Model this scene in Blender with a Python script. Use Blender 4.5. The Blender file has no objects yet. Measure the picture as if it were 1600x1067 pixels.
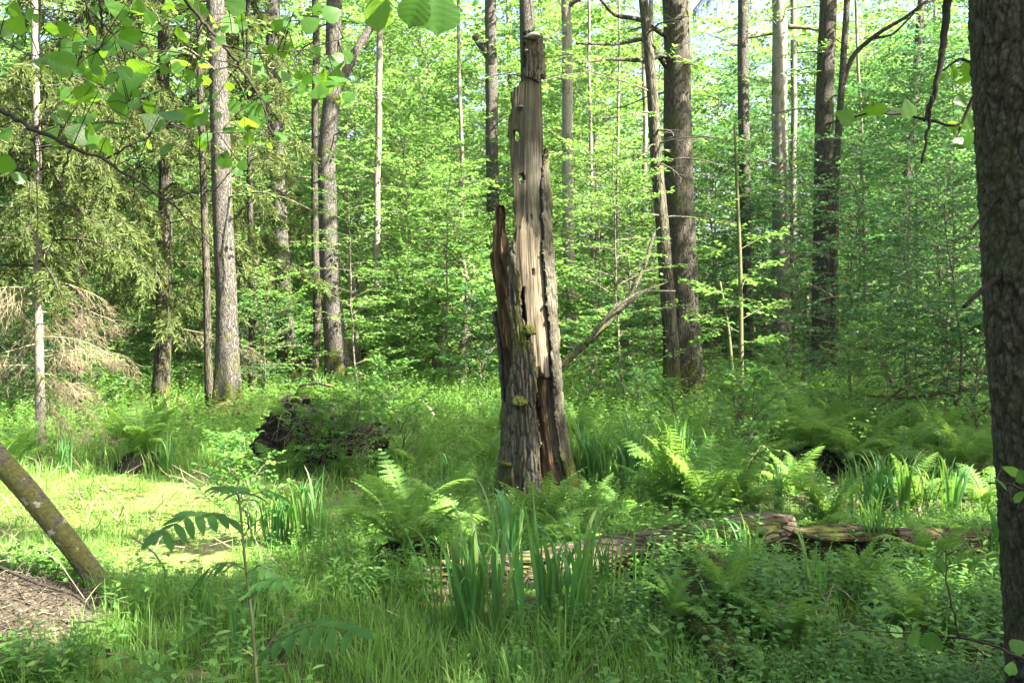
import bpy, math, random
import numpy as np
from mathutils import Matrix, Vector

# ------------------------------------------------------------------ camera, sky, sun, exposure
SC = bpy.context.scene
COL = SC.collection
F = 1556.0            # focal length in photo pixels (35 mm on a 36 mm sensor, 1600 px wide)
CH = 1.7              # eye height
HZ = 500.0            # photo row of the horizon
cam_d = bpy.data.cameras.new('camera'); cam = bpy.data.objects.new('camera', cam_d); COL.objects.link(cam)
cam.location = (0, 0, CH); cam.rotation_euler = (math.radians(90), 0, 0)
cam_d.sensor_width = 36; cam_d.lens = 35.0; cam_d.shift_y = -(533.5 - HZ) / 1600
cam_d.clip_start = 0.05; cam_d.clip_end = 1000
SC.camera = cam
SUN = np.array([0.66, -0.30, 0.69]); SUN /= np.linalg.norm(SUN)
world = bpy.data.worlds.new('World'); SC.world = world; world.use_nodes = True
wn = world.node_tree.nodes; wl = world.node_tree.links
sky = wn.new('ShaderNodeTexSky'); sky.sky_type = 'NISHITA'; sky.sun_disc = False
sky.sun_elevation = math.asin(SUN[2]); sky.sun_rotation = math.atan2(SUN[0], SUN[1])
sky.air_density = 0.8; sky.dust_density = 6.0; sky.ozone_density = 1.0
wl.new(sky.outputs[0], wn['Background'].inputs[0]); wn['Background'].inputs[1].default_value = 0.075
sun_d = bpy.data.lights.new('sun', 'SUN'); sun_d.energy = 5.0; sun_d.angle = math.radians(0.53); sun_d.color = (1, 0.93, 0.80)
sun = bpy.data.objects.new('sun', sun_d); COL.objects.link(sun)
sun.rotation_euler = Vector(SUN).to_track_quat('Z', 'Y').to_euler()
SC.view_settings.view_transform = 'Standard'; SC.view_settings.look = 'None'
SC.view_settings.exposure = 3.25; SC.view_settings.gamma = 1.0
SC.render.engine = 'CYCLES'
cy = SC.cycles
cy.max_bounces = 5; cy.diffuse_bounces = 3; cy.glossy_bounces = 2; cy.transmission_bounces = 5; cy.transparent_max_bounces = 4
cy.use_denoising = True; cy.caustics_reflective = False; cy.caustics_refractive = False
cy.sample_clamp_indirect = 6

RND = np.random.default_rng(7)
PI = math.pi
# ------------------------------------------------------------------ helpers
def hash3(x, y, z):
    x = x.astype(np.int64).astype(np.uint32); y = y.astype(np.int64).astype(np.uint32); z = z.astype(np.int64).astype(np.uint32)
    h = x * np.uint32(374761393) + y * np.uint32(668265263) + z * np.uint32(2147483647 - 1274126177)
    h = (h ^ (h >> np.uint32(13))) * np.uint32(1274126177)
    h = h ^ (h >> np.uint32(16))
    return (h & np.uint32(0xFFFFFF)).astype(np.float64) / 16777216.0
def vnoise(x, y, z=0.0):
    x, y, z = np.broadcast_arrays(np.asarray(x, float), np.asarray(y, float), np.asarray(z, float))
    fx, fy, fz = np.floor(x), np.floor(y), np.floor(z)
    tx, ty, tz = x - fx, y - fy, z - fz
    tx = tx * tx * (3 - 2 * tx); ty = ty * ty * (3 - 2 * ty); tz = tz * tz * (3 - 2 * tz)
    r = 0
    for i in (0, 1):
        for j in (0, 1):
            for k in (0, 1):
                w = (tx if i else 1 - tx) * (ty if j else 1 - ty) * (tz if k else 1 - tz)
                r = r + w * hash3(fx + i, fy + j, fz + k)
    return r
def fbm(x, y, z=0.0, o=4):
    a, s, t = 0.5, 0.0, 0.0
    for i in range(o):
        s = s + a * vnoise(np.asarray(x) * 2 ** i + 17.3 * i, np.asarray(y) * 2 ** i + 5.1 * i, np.asarray(z) * 2 ** i); t += a; a *= 0.5
    return s / t
def cell2(x, y):
    """cellular noise: (distance to the nearest point, to the second nearest, id of the nearest)"""
    fx, fy = np.floor(x), np.floor(y)
    d1 = np.full(x.shape, 9.0); d2 = np.full(x.shape, 9.0); idn = np.zeros(x.shape)
    for i in (-1, 0, 1):
        for j in (-1, 0, 1):
            cx, cyy = fx + i, fy + j
            hx = hash3(cx, cyy, np.zeros_like(cx) + 3); hy = hash3(cx, cyy, np.zeros_like(cx) + 8)
            d = np.hypot(cx + hx - x, cyy + hy - y)
            nearer = d < d1
            d2 = np.where(nearer, d1, np.minimum(d2, d)); idn = np.where(nearer, hx, idn); d1 = np.where(nearer, d, d1)
    return d1, d2, idn
def sstep(a, b, x):
    t = np.clip((np.asarray(x, float) - a) / (b - a), 0, 1); return t * t * (3 - 2 * t)
def unit(v):
    v = np.asarray(v, float); return v / np.maximum(np.linalg.norm(v, axis=-1, keepdims=True), 1e-9)
def at(px, py, d):
    """the point at photo pixel (px, py), d metres ahead of the camera"""
    return np.array([(px - 800) / F * d, d, CH - (py - HZ) / F * d])

def ground_z(x, y):
    x = np.asarray(x, float); y = np.asarray(y, float)
    z = 0.05 + 0.10 * (fbm(x * 0.5 + 40, y * 0.5 + 20, 0, 3) - 0.5) + 0.05 * (fbm(x * 2.3, y * 2.3, 3, 2) - 0.5)
    z = z + 0.010 * np.clip(y - 15, 0, 60)
    z = z + 0.30 * np.exp(-(((x + 2.85) / 0.75) ** 2 + ((y - 5.15) / 0.70) ** 2))          # litter mound, lower left
    z = z + 0.12 * np.exp(-(((x - 1.9) / 1.6) ** 2 + ((y - 5.1) / 1.1) ** 2))
    z = z - 0.17 * np.exp(-((((x + 3.2) / 2.4) ** 2 + ((y - 9.0) / 2.6) ** 2) ** 1.5))    # the wet hollow
    return z
def spot(px, py):
    d = CH * F / (py - HZ)
    for _ in range(12):
        x = (px - 800) / F * d; z = float(ground_z(x, d)); d = 0.5 * d + 0.5 * (CH - z) * F / (py - HZ)
    return np.array([(px - 800) / F * d, d, float(ground_z((px - 800) / F * d, d))])

def mesh_from(name, V, faces, mats, midx=None, attrs=None, smooth=True):
    """V (n,3); faces: list of (m,k) int arrays"""
    me = bpy.data.meshes.new(name)
    V = np.ascontiguousarray(V, dtype=np.float32)
    me.vertices.add(len(V)); me.vertices.foreach_set('co', V.ravel())
    faces = [np.asarray(f, dtype=np.int32) for f in faces if len(f)]
    loops = np.concatenate([f.ravel() for f in faces]); tot = np.concatenate([np.full(len(f), f.shape[1], np.int32) for f in faces])
    start = np.concatenate(([0], np.cumsum(tot)[:-1])).astype(np.int32)
    me.loops.add(len(loops)); me.loops.foreach_set('vertex_index', loops)
    me.polygons.add(len(tot)); me.polygons.foreach_set('loop_start', start)
    me.polygons.foreach_set('use_smooth', np.full(len(tot), smooth))
    for m in (mats if isinstance(mats, (list, tuple)) else [mats]): me.materials.append(m)
    if midx is not None: me.polygons.foreach_set('material_index', np.asarray(midx, dtype=np.int32))
    for k, v in (attrs or {}).items():
        v = np.asarray(v, dtype=np.float32)
        if v.ndim == 1: me.attributes.new(k, 'FLOAT', 'POINT').data.foreach_set('value', v)
        else: me.attributes.new(k, 'FLOAT_COLOR', 'POINT').data.foreach_set('color', np.c_[v, np.ones(len(v))].astype(np.float32).ravel())
    me.update(calc_edges=True)
    return me
class MB:
    """collects pieces and links them as one mesh object"""
    def __init__(s): s.V = []; s.F = {}; s.n = 0; s.A = []
    def add(s, V, F, rnd=0.5):
        V = np.asarray(V, float); F = np.asarray(F, int)
        s.V.append(V); s.A.append(np.broadcast_to(np.asarray(rnd, float), (len(V),)))
        s.F.setdefault(F.shape[1], []).append(F + s.n); s.n += len(V)
    def tube(s, P, R, sides=6, rnd=0.5, cap=True, noise=0.0, flare=None):
        P = np.asarray(P, float); R = np.broadcast_to(np.asarray(R, float), (len(P),))
        T = unit(np.gradient(P, axis=0)); up = np.array([0.0, 0, 1]) if abs(T[0][2]) < 0.9 else np.array([0.0, 1, 0])
        X = []; x = unit(np.cross(up, T[0]))
        for t in T:
            x = unit(x - t * np.dot(x, t)); X.append(x)
        X = np.array(X); Y = np.cross(T, X)
        a = np.arange(sides) / sides * 2 * PI
        RR = R[:, None] * np.ones(sides)[None]
        if noise:
            L = np.concatenate(([0], np.cumsum(np.linalg.norm(np.diff(P, axis=0), axis=1))))
            RR = RR * (1 + noise * (fbm(np.cos(a)[None] * 1.6 + L[:, None] * .3 + P[0, 0], np.sin(a)[None] * 1.6, L[:, None] * 1.1, 4) - 0.5) * 2)
        if flare is not None:
            RR = RR * (1 + flare[:, None] * (0.35 + 0.65 * np.clip(np.cos(a * 5 + P[0, 0] * 9 + 0.6 * np.sin(2 * a)), -0.4, 1))[None])
        V = P[:, None] + X[:, None] * (np.cos(a)[None, :, None] * RR[..., None]) + Y[:, None] * (np.sin(a)[None, :, None] * RR[..., None])
        n = len(P); i = np.arange(n - 1)[:, None] * sides; j = np.arange(sides)[None]; k = (j + 1) % sides
        Fq = np.stack([i + j, i + k, i + sides + k, i + sides + j], -1).reshape(-1, 4)
        V = V.reshape(-1, 3)
        if cap:
            b = np.arange(sides)
            V = np.concatenate([V, P[:1], P[-1:]])
            s.add(V, Fq, rnd); base = s.n - len(V)
            s.F.setdefault(3, []).append(np.stack([np.full(sides, n * sides), (b + 1) % sides, b], -1) + base)
            s.F[3].append(np.stack([np.full(sides, n * sides + 1), (n - 1) * sides + b, (n - 1) * sides + (b + 1) % sides], -1) + base)
        else: s.add(V, Fq, rnd)
    def leaves(s, tmpl, pos, axis, normal, size, rnd, width=1.0):
        """copies of a leaf template: y along the leaf, x across, z out of the blade"""
        TV, TF = tmpl; n = len(pos)
        if n == 0: return
        ax = unit(axis); nr = unit(normal - ax * np.sum(normal * ax, -1, keepdims=True)); sd = np.cross(ax, nr)
        size = np.broadcast_to(np.asarray(size, float), (n,)); width = np.broadcast_to(np.asarray(width, float), (n,))
        V = (pos[:, None] + (TV[None, :, 0, None] * (size * width)[:, None, None]) * sd[:, None] + (TV[None, :, 1, None] * size[:, None, None]) * ax[:, None]
             + (TV[None, :, 2, None] * size[:, None, None]) * nr[:, None]).reshape(-1, 3)
        K = len(TV); base = (np.arange(n) * K)[:, None, None]
        Fs = (TF[None] + base).reshape(-1, TF.shape[1])
        s.add(V, Fs, np.repeat(np.broadcast_to(np.asarray(rnd, float), (n,)), K))
    def mesh(s, name, mats, smooth=True):
        return mesh_from(name, np.concatenate(s.V), [np.concatenate(f) for f in s.F.values()], mats, attrs={'rnd': np.concatenate(s.A)}, smooth=smooth)
    def build(s, name, mats, parent=None, smooth=True):
        return link(name, s.mesh(name, mats, smooth), parent)
def link(name, me, parent=None):
    o = bpy.data.objects.new(name, me); COL.objects.link(o)
    if parent is not None: o.parent = parent
    return o
def tag(o, label=None, cat=None, group=None, kind=None):
    if label: o['label'] = label
    if cat: o['category'] = cat
    if group: o['group'] = group
    if kind: o['kind'] = kind
    return o
def thing(name, loc, label, cat, group=None):
    o = bpy.data.objects.new(name, None); COL.objects.link(o); o.location = loc; o.empty_display_size = 0.2
    return tag(o, label, cat, group)
def place(o, loc=(0, 0, 0), rz=0.0, s=1.0, rx=0.0, ry=0.0):
    o.location = loc; o.rotation_euler = (rx, ry, rz); o.scale = (s, s, s) if np.isscalar(s) else s

# leaf templates ------------------------------------------------
LEAF4 = (np.array([[0, 0, 0], [.34, .45, .07], [0, 1, -.05], [-.34, .45, .07]]), np.array([[0, 1, 2], [0, 2, 3]]))
LEAFW = (np.array([[0, 0, 0], [.46, .42, .10], [0, 1, -.08], [-.46, .42, .10]]), np.array([[0, 1, 2], [0, 2, 3]]))
LEAF6 = (np.array([[0, 0, 0], [.30, .30, .06], [.27, .68, .03], [0, 1, -.08], [-.27, .68, .03], [-.30, .30, .06], [0, .5, 0]]),
         np.array([[0, 1, 6, 5], [1, 2, 3, 6], [6, 3, 4, 5]]))
def leaf_grid(rows=11, cols=5, w=0.43, peak=0.45, serr=0.02, curl=0.14, tip=0.12, fold=0.10, corr=0.0, nv=7):
    v = np.linspace(0, 1, rows); c = np.linspace(-1, 1, cols)
    prof = np.sin(PI * np.clip(v, 0, 1) ** (math.log(.5) / math.log(peak))) ** 0.72
    tp = np.clip((1 - v) / tip, 0, 1); prof = np.where(v > 1 - tip, prof[np.argmin(np.abs(v - 1 + tip))] * (.35 * tp + .65 * tp ** 2.2), prof)
    prof = prof * w + serr * ((np.arange(rows) % 2) - .4) * (prof > 0.08)
    X = prof[:, None] * c[None]; Y = v[:, None] - 0.10 * np.abs(c)[None] ** 2 * np.clip(1 - v[:, None] * 4, 0, 1) + .05 * np.abs(c)[None] * prof[:, None] / w * (v[:, None] < .9)
    Z = fold * np.abs(X) - curl * v[:, None] ** 2 + corr * np.abs(((v[:, None] - 0.40 * np.abs(c)[None] * w) * nv) % 1 - .5) * np.minimum(np.abs(c)[None] * 3, 1) - 0.16 * X ** 2
    V = np.stack(np.broadcast_arrays(X, Y, Z), -1).reshape(-1, 3)
    i = np.arange(rows - 1)[:, None] * cols; j = np.arange(cols - 1)[None]
    return V, np.stack([i + j, i + j + 1, i + cols + j + 1, i + cols + j], -1).reshape(-1, 4)
HAZEL = leaf_grid(43, 9, w=.45, peak=.52, serr=.028, tip=.22, corr=.026)
LANCE = leaf_grid(8, 3, w=0.17, peak=0.4, serr=0.0, curl=0.22, tip=0.05)
OVAL = leaf_grid(6, 3, w=0.33, peak=0.5, serr=0.0, curl=0.12, tip=0.1)

# ------------------------------------------------------------------ materials
def mat(name):
    m = bpy.data.materials.new(name); m.use_nodes = True; nt = m.node_tree; nt.nodes.clear()
    out = nt.nodes.new('ShaderNodeOutputMaterial')
    return m, nt, nt.nodes, nt.links, out
def ramp(nt, stops, fac, interp='LINEAR'):
    r = nt.nodes.new('ShaderNodeValToRGB'); r.color_ramp.interpolation = interp
    e = r.color_ramp.elements
    while len(e) < len(stops): e.new(0.5)
    for k, (p, c) in enumerate(stops): e[k].position = p; e[k].color = (*c, 1)
    nt.links.new(fac, r.inputs[0]); return r.outputs[0]
def noise(nt, scale, detail=4, rough=0.55, stretch=(1, 1, 1), coord='Object'):
    tc = nt.nodes.new('ShaderNodeTexCoord'); mp = nt.nodes.new('ShaderNodeMapping'); mp.inputs['Scale'].default_value = stretch
    nt.links.new(tc.outputs[coord], mp.inputs[0])
    n = nt.nodes.new('ShaderNodeTexNoise'); n.inputs['Scale'].default_value = scale; n.inputs['Detail'].default_value = detail; n.inputs['Roughness'].default_value = rough
    nt.links.new(mp.outputs[0], n.inputs['Vector']); return n.outputs['Fac']
def voro(nt, scale, stretch=(1, 1, 1), feature='DISTANCE_TO_EDGE', coord='Object', warp=0.0):
    tc = nt.nodes.new('ShaderNodeTexCoord'); mp = nt.nodes.new('ShaderNodeMapping'); mp.inputs['Scale'].default_value = stretch
    nt.links.new(tc.outputs[coord], mp.inputs[0]); src = mp.outputs[0]
    if warp:
        n = nt.nodes.new('ShaderNodeTexNoise'); n.inputs['Scale'].default_value = scale * 0.8; nt.links.new(src, n.inputs['Vector'])
        a = nt.nodes.new('ShaderNodeVectorMath'); a.operation = 'MULTIPLY_ADD'; nt.links.new(n.outputs['Color'], a.inputs[0]); a.inputs[1].default_value = (warp,) * 3; nt.links.new(src, a.inputs[2]); src = a.outputs[0]
    v = nt.nodes.new('ShaderNodeTexVoronoi'); v.feature = feature; v.inputs['Scale'].default_value = scale
    nt.links.new(src, v.inputs['Vector']); return v.outputs['Distance']
def math_(nt, op, a, b=0.0):
    m = nt.nodes.new('ShaderNodeMath'); m.operation = op; m.use_clamp = False
    for k, v in enumerate((a, b)):
        if isinstance(v, (int, float)): m.inputs[k].default_value = v
        else: nt.links.new(v, m.inputs[k])
    return m.outputs[0]
def mixc(nt, f, a, b):
    m = nt.nodes.new('ShaderNodeMix'); m.data_type = 'RGBA'
    if isinstance(f, (int, float)): m.inputs[0].default_value = f
    else: nt.links.new(f, m.inputs[0])
    for k, v in ((6, a), (7, b)):
        if isinstance(v, tuple): m.inputs[k].default_value = (*v, 1)
        else: nt.links.new(v, m.inputs[k])
    return m.outputs[2]
def bump(nt, h, strength=0.6, dist=0.01):
    b = nt.nodes.new('ShaderNodeBump'); b.inputs['Strength'].default_value = strength; b.inputs['Distance'].default_value = dist
    nt.links.new(h, b.inputs['Height']); return b.outputs[0]
def attr(nt, name):
    a = nt.nodes.new('ShaderNodeAttribute'); a.attribute_name = name; return a
def leaf_mat(name, lo, mid, hi, trans, tmix=0.45, rough=0.45, spec=0.35):
    m, nt, N, L, out = mat(name)
    col = ramp(nt, [(0.0, lo), (0.5, mid), (1.0, hi)], attr(nt, 'rnd').outputs['Fac'])
    p = N.new('ShaderNodeBsdfPrincipled'); p.inputs['Roughness'].default_value = rough; p.inputs['Specular IOR Level'].default_value = spec
    L.new(col, p.inputs['Base Color'])
    t = N.new('ShaderNodeBsdfTranslucent')
    tc = mixc(nt, 0.72, col, trans); L.new(tc, t.inputs['Color'])
    mx = N.new('ShaderNodeMixShader'); mx.inputs[0].default_value = tmix
    L.new(p.outputs[0], mx.inputs[1]); L.new(t.outputs[0], mx.inputs[2]); L.new(mx.outputs[0], out.inputs[0]); return m
def bark_mat(name, dark, mid, light, scale=9, stretch=(1, 1, .16), moss=0.0, lichen=0.3, bstr=0.9, bdist=0.02):
    m, nt, N, L, out = mat(name)
    e = voro(nt, scale, stretch, warp=0.5)
    n = noise(nt, scale * 3.2, 5, .65, (1, 1, .35))
    n2 = noise(nt, 1.7, 4, .6, (1, 1, .5))
    h = math_(nt, 'ADD', math_(nt, 'MULTIPLY', math_(nt, 'MINIMUM', e, 0.16), 4.5), math_(nt, 'MULTIPLY', n, 0.7))
    col = ramp(nt, [(0.28, dark), (0.60, mid), (1.0, light)], h)
    big = ramp(nt, [(0.35, (0, 0, 0)), (0.65, (1, 1, 1))], n2)
    col = mixc(nt, math_(nt, 'MULTIPLY', big, lichen), col, light)
    if moss:
        n3 = noise(nt, 5, 5, .7, (1, 1, .5))
        tc = N.new('ShaderNodeTexCoord'); sp = N.new('ShaderNodeSeparateXYZ'); L.new(tc.outputs['Object'], sp.inputs[0])
        lowz = N.new('ShaderNodeMapRange'); L.new(sp.outputs[2], lowz.inputs[0]); lowz.inputs[1].default_value = 0.0; lowz.inputs[2].default_value = 1.3; lowz.inputs[3].default_value = 0.17; lowz.inputs[4].default_value = -0.07
        f = ramp(nt, [(0.50, (0, 0, 0)), (0.62, (1, 1, 1))], math_(nt, 'ADD', n3, math_(nt, 'MULTIPLY', lowz.outputs[0], moss)))
        col = mixc(nt, f, col, (0.075, 0.085, 0.018))
    p = N.new('ShaderNodeBsdfPrincipled'); p.inputs['Roughness'].default_value = 0.9; p.inputs['Specular IOR Level'].default_value = 0.15
    L.new(col, p.inputs['Base Color']); L.new(bump(nt, h, bstr, bdist), p.inputs['Normal']); L.new(p.outputs[0], out.inputs[0]); return m
def plain(name, c1, c2, scale=12, rough=0.9, stretch=(1, 1, 1), bstr=0.5, bdist=0.01, spec=0.2, lo=.35, hi=.65):
    m, nt, N, L, out = mat(name)
    n = noise(nt, scale, 6, .65, stretch)
    p = N.new('ShaderNodeBsdfPrincipled'); p.inputs['Roughness'].default_value = rough; p.inputs['Specular IOR Level'].default_value = spec
    L.new(ramp(nt, [(lo, c1), (hi, c2)], n), p.inputs['Base Color']); L.new(bump(nt, n, bstr, bdist), p.inputs['Normal'])
    L.new(p.outputs[0], out.inputs[0]); return m
def colour_mat(name, rough=0.9, nscale=60, stretch=(1, 1, .06), bstr=0.7, bdist=0.008):
    """base colour from the mesh's own 'col' attribute, broken up by grain"""
    m, nt, N, L, out = mat(name)
    n = noise(nt, nscale, 5, .65, stretch); a = attr(nt, 'col')
    dk = mixc(nt, 0.62, a.outputs['Color'], (0.02, 0.016, 0.01))
    c = mixc(nt, ramp(nt, [(0.36, (0, 0, 0)), (0.56, (1, 1, 1))], n), dk, a.outputs['Color'])
    p = N.new('ShaderNodeBsdfPrincipled'); p.inputs['Roughness'].default_value = rough; p.inputs['Specular IOR Level'].default_value = .15
    L.new(c, p.inputs['Base Color']); L.new(bump(nt, n, bstr, bdist), p.inputs['Normal']); L.new(p.outputs[0], out.inputs[0]); return m
M = {}
M['leaf'] = leaf_mat('leaf_bright', (.022, .078, .024), (.056, .156, .034), (.130, .232, .050), (.27, .50, .08), .46)
M['leaf_far'] = leaf_mat('leaf_far', (.020, .072, .026), (.060, .162, .042), (.150, .250, .064), (.31, .54, .11), .46)
M['leaf_shaded'] = leaf_mat('leaf_shaded', (.015, .062, .024), (.030, .102, .034), (.060, .150, .044), (.13, .31, .065), .42)  # darker copy of the leaf green, standing in for shaded foliage
M['leaf_hazel'] = leaf_mat('leaf_hazel', (.034, .100, .012), (.048, .130, .016), (.08, .17, .03), (.24, .46, .025), .55, .38, .5)
M['leaf_blue'] = leaf_mat('leaf_shade_plant', (.024, .075, .018), (.042, .110, .026), (.075, .155, .036), (.15, .32, .04), .38, .65, .12)
M['herb'] = leaf_mat('herb', (.045, .130, .028), (.088, .200, .042), (.145, .260, .06), (.24, .44, .05), .45)
M['grass'] = leaf_mat('grass', (.055, .150, .028), (.108, .228, .042), (.180, .300, .070), (.26, .44, .055), .44, .5, .3)
M['fern'] = leaf_mat('fern', (.065, .165, .034), (.125, .250, .056), (.19, .31, .085), (.32, .52, .08), .46, .6, .2)
M['iris'] = leaf_mat('iris', (.026, .110, .036), (.062, .180, .052), (.20, .245, .07), (.22, .46, .05), .40, .42, .35)
M['needle'] = leaf_mat('spruce_needle', (.040, .068, .018), (.070, .105, .028), (.13, .16, .045), (.20, .26, .05), .36, .6, .2)
M['dead'] = plain('dead_twig', (.13, .11, .065), (.27, .23, .15), 20)
M['twig'] = plain('dark_twig', (.010, .008, .006), (.030, .025, .019), 40, .85)
M['stem'] = plain('green_stem', (.07, .075, .035), (.11, .12, .05), 30, .7)
M['petal'] = plain('white_petal', (.7, .7, .66), (.8, .8, .78), 30, .6)
M['alder'] = bark_mat('alder_bark', (.018, .016, .013), (.052, .048, .041), (.105, .099, .086), 15, (1, 1, .2), moss=.9, lichen=.18, bstr=1.0, bdist=.02)
M['pale'] = bark_mat('pale_bark', (.05, .044, .036), (.12, .11, .09), (.21, .195, .165), 18, (1, 1, .3), moss=.4, lichen=.5, bstr=.5, bdist=.01)
M['dark'] = bark_mat('dark_bark', (.012, .010, .008), (.036, .031, .024), (.078, .072, .058), 14, (1, 1, .16), moss=.7)
M['mossy'] = bark_mat('mossy_bark', (.014, .012, .008), (.040, .036, .026), (.085, .08, .058), 9, (1, 1, .2), moss=2.2)
M['limb'] = bark_mat('limb_bark', (.03, .026, .018), (.085, .075, .055), (.17, .155, .12), 14, (1, 1, .3), moss=0)

# ------------------------------------------------------------------ setting: ground, wet hollow
def ground():
    xs = np.concatenate([np.linspace(-180, -16, 30), np.linspace(-15.5, 15.5, 260), np.linspace(16, 180, 30)])
    ys = np.concatenate([np.linspace(-120, 1, 20), np.linspace(1.5, 26, 240), np.linspace(27, 220, 40)])
    X, Y = np.meshgrid(xs, ys); Z = ground_z(X, Y)
    V = np.stack([X, Y, Z], -1).reshape(-1, 3); c = len(xs)
    i = np.arange(len(ys) - 1)[:, None] * c; j = np.arange(c - 1)[None]
    Fq = np.stack([i + j, i + j + 1, i + c + j + 1, i + c + j], -1).reshape(-1, 4)
    m, nt, N, L, out = mat('forest_soil')
    n1 = noise(nt, 1.3, 5, .6); n2 = noise(nt, 26, 6, .7); n3 = noise(nt, 9, 4, .6)
    soil = ramp(nt, [(.3, (.018, .014, .009)), (.5, (.055, .042, .026)), (.7, (.13, .10, .065))], n2)
    moss = ramp(nt, [(.3, (.022, .045, .010)), (.7, (.07, .12, .022))], n3)
    col = mixc(nt, ramp(nt, [(.42, (0, 0, 0)), (.56, (1, 1, 1))], n1), soil, moss)
    lit = attr(nt, 'rnd')
    litc = ramp(nt, [(.3, (.02, .016, .011)), (.5, (.055, .045, .032)), (.7, (.12, .10, .075))], n2)
    col = mixc(nt, lit.outputs['Fac'], col, litc)
    p = N.new('ShaderNodeBsdfPrincipled'); p.inputs['Roughness'].default_value = .95; p.inputs['Specular IOR Level'].default_value = .1
    L.new(col, p.inputs['Base Color']); L.new(bump(nt, n2, .8, .03), p.inputs['Normal']); L.new(p.outputs[0], out.inputs[0])
    lt = litter_w(V[:, 0], V[:, 1])
    o = link('ground', mesh_from('ground', V, [Fq], m, attrs={'rnd': lt})); tag(o, kind='structure')
def litter_w(x, y):
    a = np.exp(-(((x + 2.8) / 0.74) ** 2 + ((y - 5.05) / 0.85) ** 2)) * 1.5 + (fbm(x * 3, y * 3, 1, 3) - .5) * .8
    b = sstep(15, 18, y) * sstep(24, 20, y) * sstep(-2.5, -4.5, x) * (0.45 + (fbm(x * .6, y * .6, 9, 3) - .5) * 3)
    return np.clip(np.maximum(sstep(.45, .75, a), sstep(.3, .6, b)), 0, 1)
def water():
    n = 90; a = np.arange(n) / n * 2 * PI
    r = 1.06 + .25 * (fbm(np.cos(a) * 1.5 + 4, np.sin(a) * 1.5 + 7, 0, 3) - .5)
    V = [[-3.2, 9.0, 0.012]]; rings = 14
    for k in range(1, rings + 1):
        V += [[-3.2 + 2.9 * q * k / rings * math.cos(t), 9.0 + 3.1 * q * k / rings * math.sin(t), 0.012] for q, t in zip(r, a)]
    V = np.array(V); j = np.arange(n); F4 = []
    for k in range(rings - 1): F4.append(np.stack([1 + k * n + j, 1 + (k + 1) * n + j, 1 + (k + 1) * n + (j + 1) % n, 1 + k * n + (j + 1) % n], -1))
    F3 = np.stack([np.zeros(n, int), 1 + j, 1 + (j + 1) % n], -1)
    m, nt, N, L, out = mat('duckweed_water')
    n1 = noise(nt, 1.1, 4, .6); n2 = noise(nt, 70, 3, .7); n3 = noise(nt, 6, 4, .6)
    weed = ramp(nt, [(.3, (.05, .085, .015)), (.55, (.12, .17, .035)), (.75, (.20, .25, .065))], n2)
    cover = ramp(nt, [(.43, (0, 0, 0)), (.50, (1, 1, 1))], math_(nt, 'ADD', math_(nt, 'MULTIPLY', n1, .6), math_(nt, 'MULTIPLY', n3, .4)))
    p = N.new('ShaderNodeBsdfPrincipled'); L.new(mixc(nt, cover, (.02, .02, .012), weed), p.inputs['Base Color'])
    L.new(math_(nt, 'ADD', math_(nt, 'MULTIPLY', cover, .6), .12), p.inputs['Roughness'])
    L.new(bump(nt, n2, .3, .004), p.inputs['Normal']); L.new(p.outputs[0], out.inputs[0])
    o = link('water', mesh_from('water', V, [F3, np.concatenate(F4)], m)); tag(o, kind='structure')
ground(); water()

# ------------------------------------------------------------------ trees
# places that the sun reaches through gaps in the canopy: (point, radius)
LIT = [(at(150, 800, 9.2), 1.1), (at(60, 770, 10), 1.0), (at(260, 825, 8.4), .8), (at(620, 640, 19), 1.7), (at(690, 640, 18), 1.5), (at(1380, 790, 8.8), 1.0), (at(1470, 800, 8.8), .9),
       (at(838, 470, 9.3), .22), (at(845, 540, 9.3), .16), (at(355, 520, 16.5), .8), (at(350, 300, 16.5), .8), (at(440, 330, 24), 1.3), (at(440, 520, 24), 1.1),
       (at(515, 250, 22), 1.2), (at(1222, 300, 27), 1.6), (at(890, 330, 27), 1.4), (at(1165, 300, 28), 1.1), (at(130, 500, 13), 1.2), (at(60, 470, 12.5), .9),
       (at(20, 980, 5.2), .5), (at(80, 830, 6), .35), (at(1150, 480, 14.3), .9), (at(500, 80, 3), .5), (at(1190, 720, 9.5), .35), (at(300, 100, 3), .35), (at(110, 880, 7), .6), (at(300, 880, 7.2), .6), (at(440, 700, 12), .8), (at(290, 762, 9.9), .6), (at(1000, 930, 6), .22), (at(700, 930, 6), .25), (at(1190, 760, 9), .4), (at(600, 1010, 5.1), .22),
       (at(1060, 740, 10), .5), (at(930, 800, 8), .33), (at(640, 830, 7.3), .4), (at(1215, 840, 6.6), .16), (at(845, 900, 6.1), .3), (at(1400, 960, 5.6), .25), (at(640, 20, 1.5), .3), (at(210, 980, 5.4), .3), (at(1330, 690, 12), .5), (at(980, 700, 10.5), .5)]
LC = np.array([c for c, r in LIT]); LR = np.array([r for c, r in LIT])
def in_beam(P):
    """which points would stand in one of those beams of sun"""
    d = P[:, None] - LC[None]; t = d @ SUN
    q = np.linalg.norm(d - t[..., None] * SUN, axis=-1)
    return ((q < LR[None] * (0.85 + 0.3 * RND.random((len(P), 1)))) & (t > 1.0)).any(1)

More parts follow.
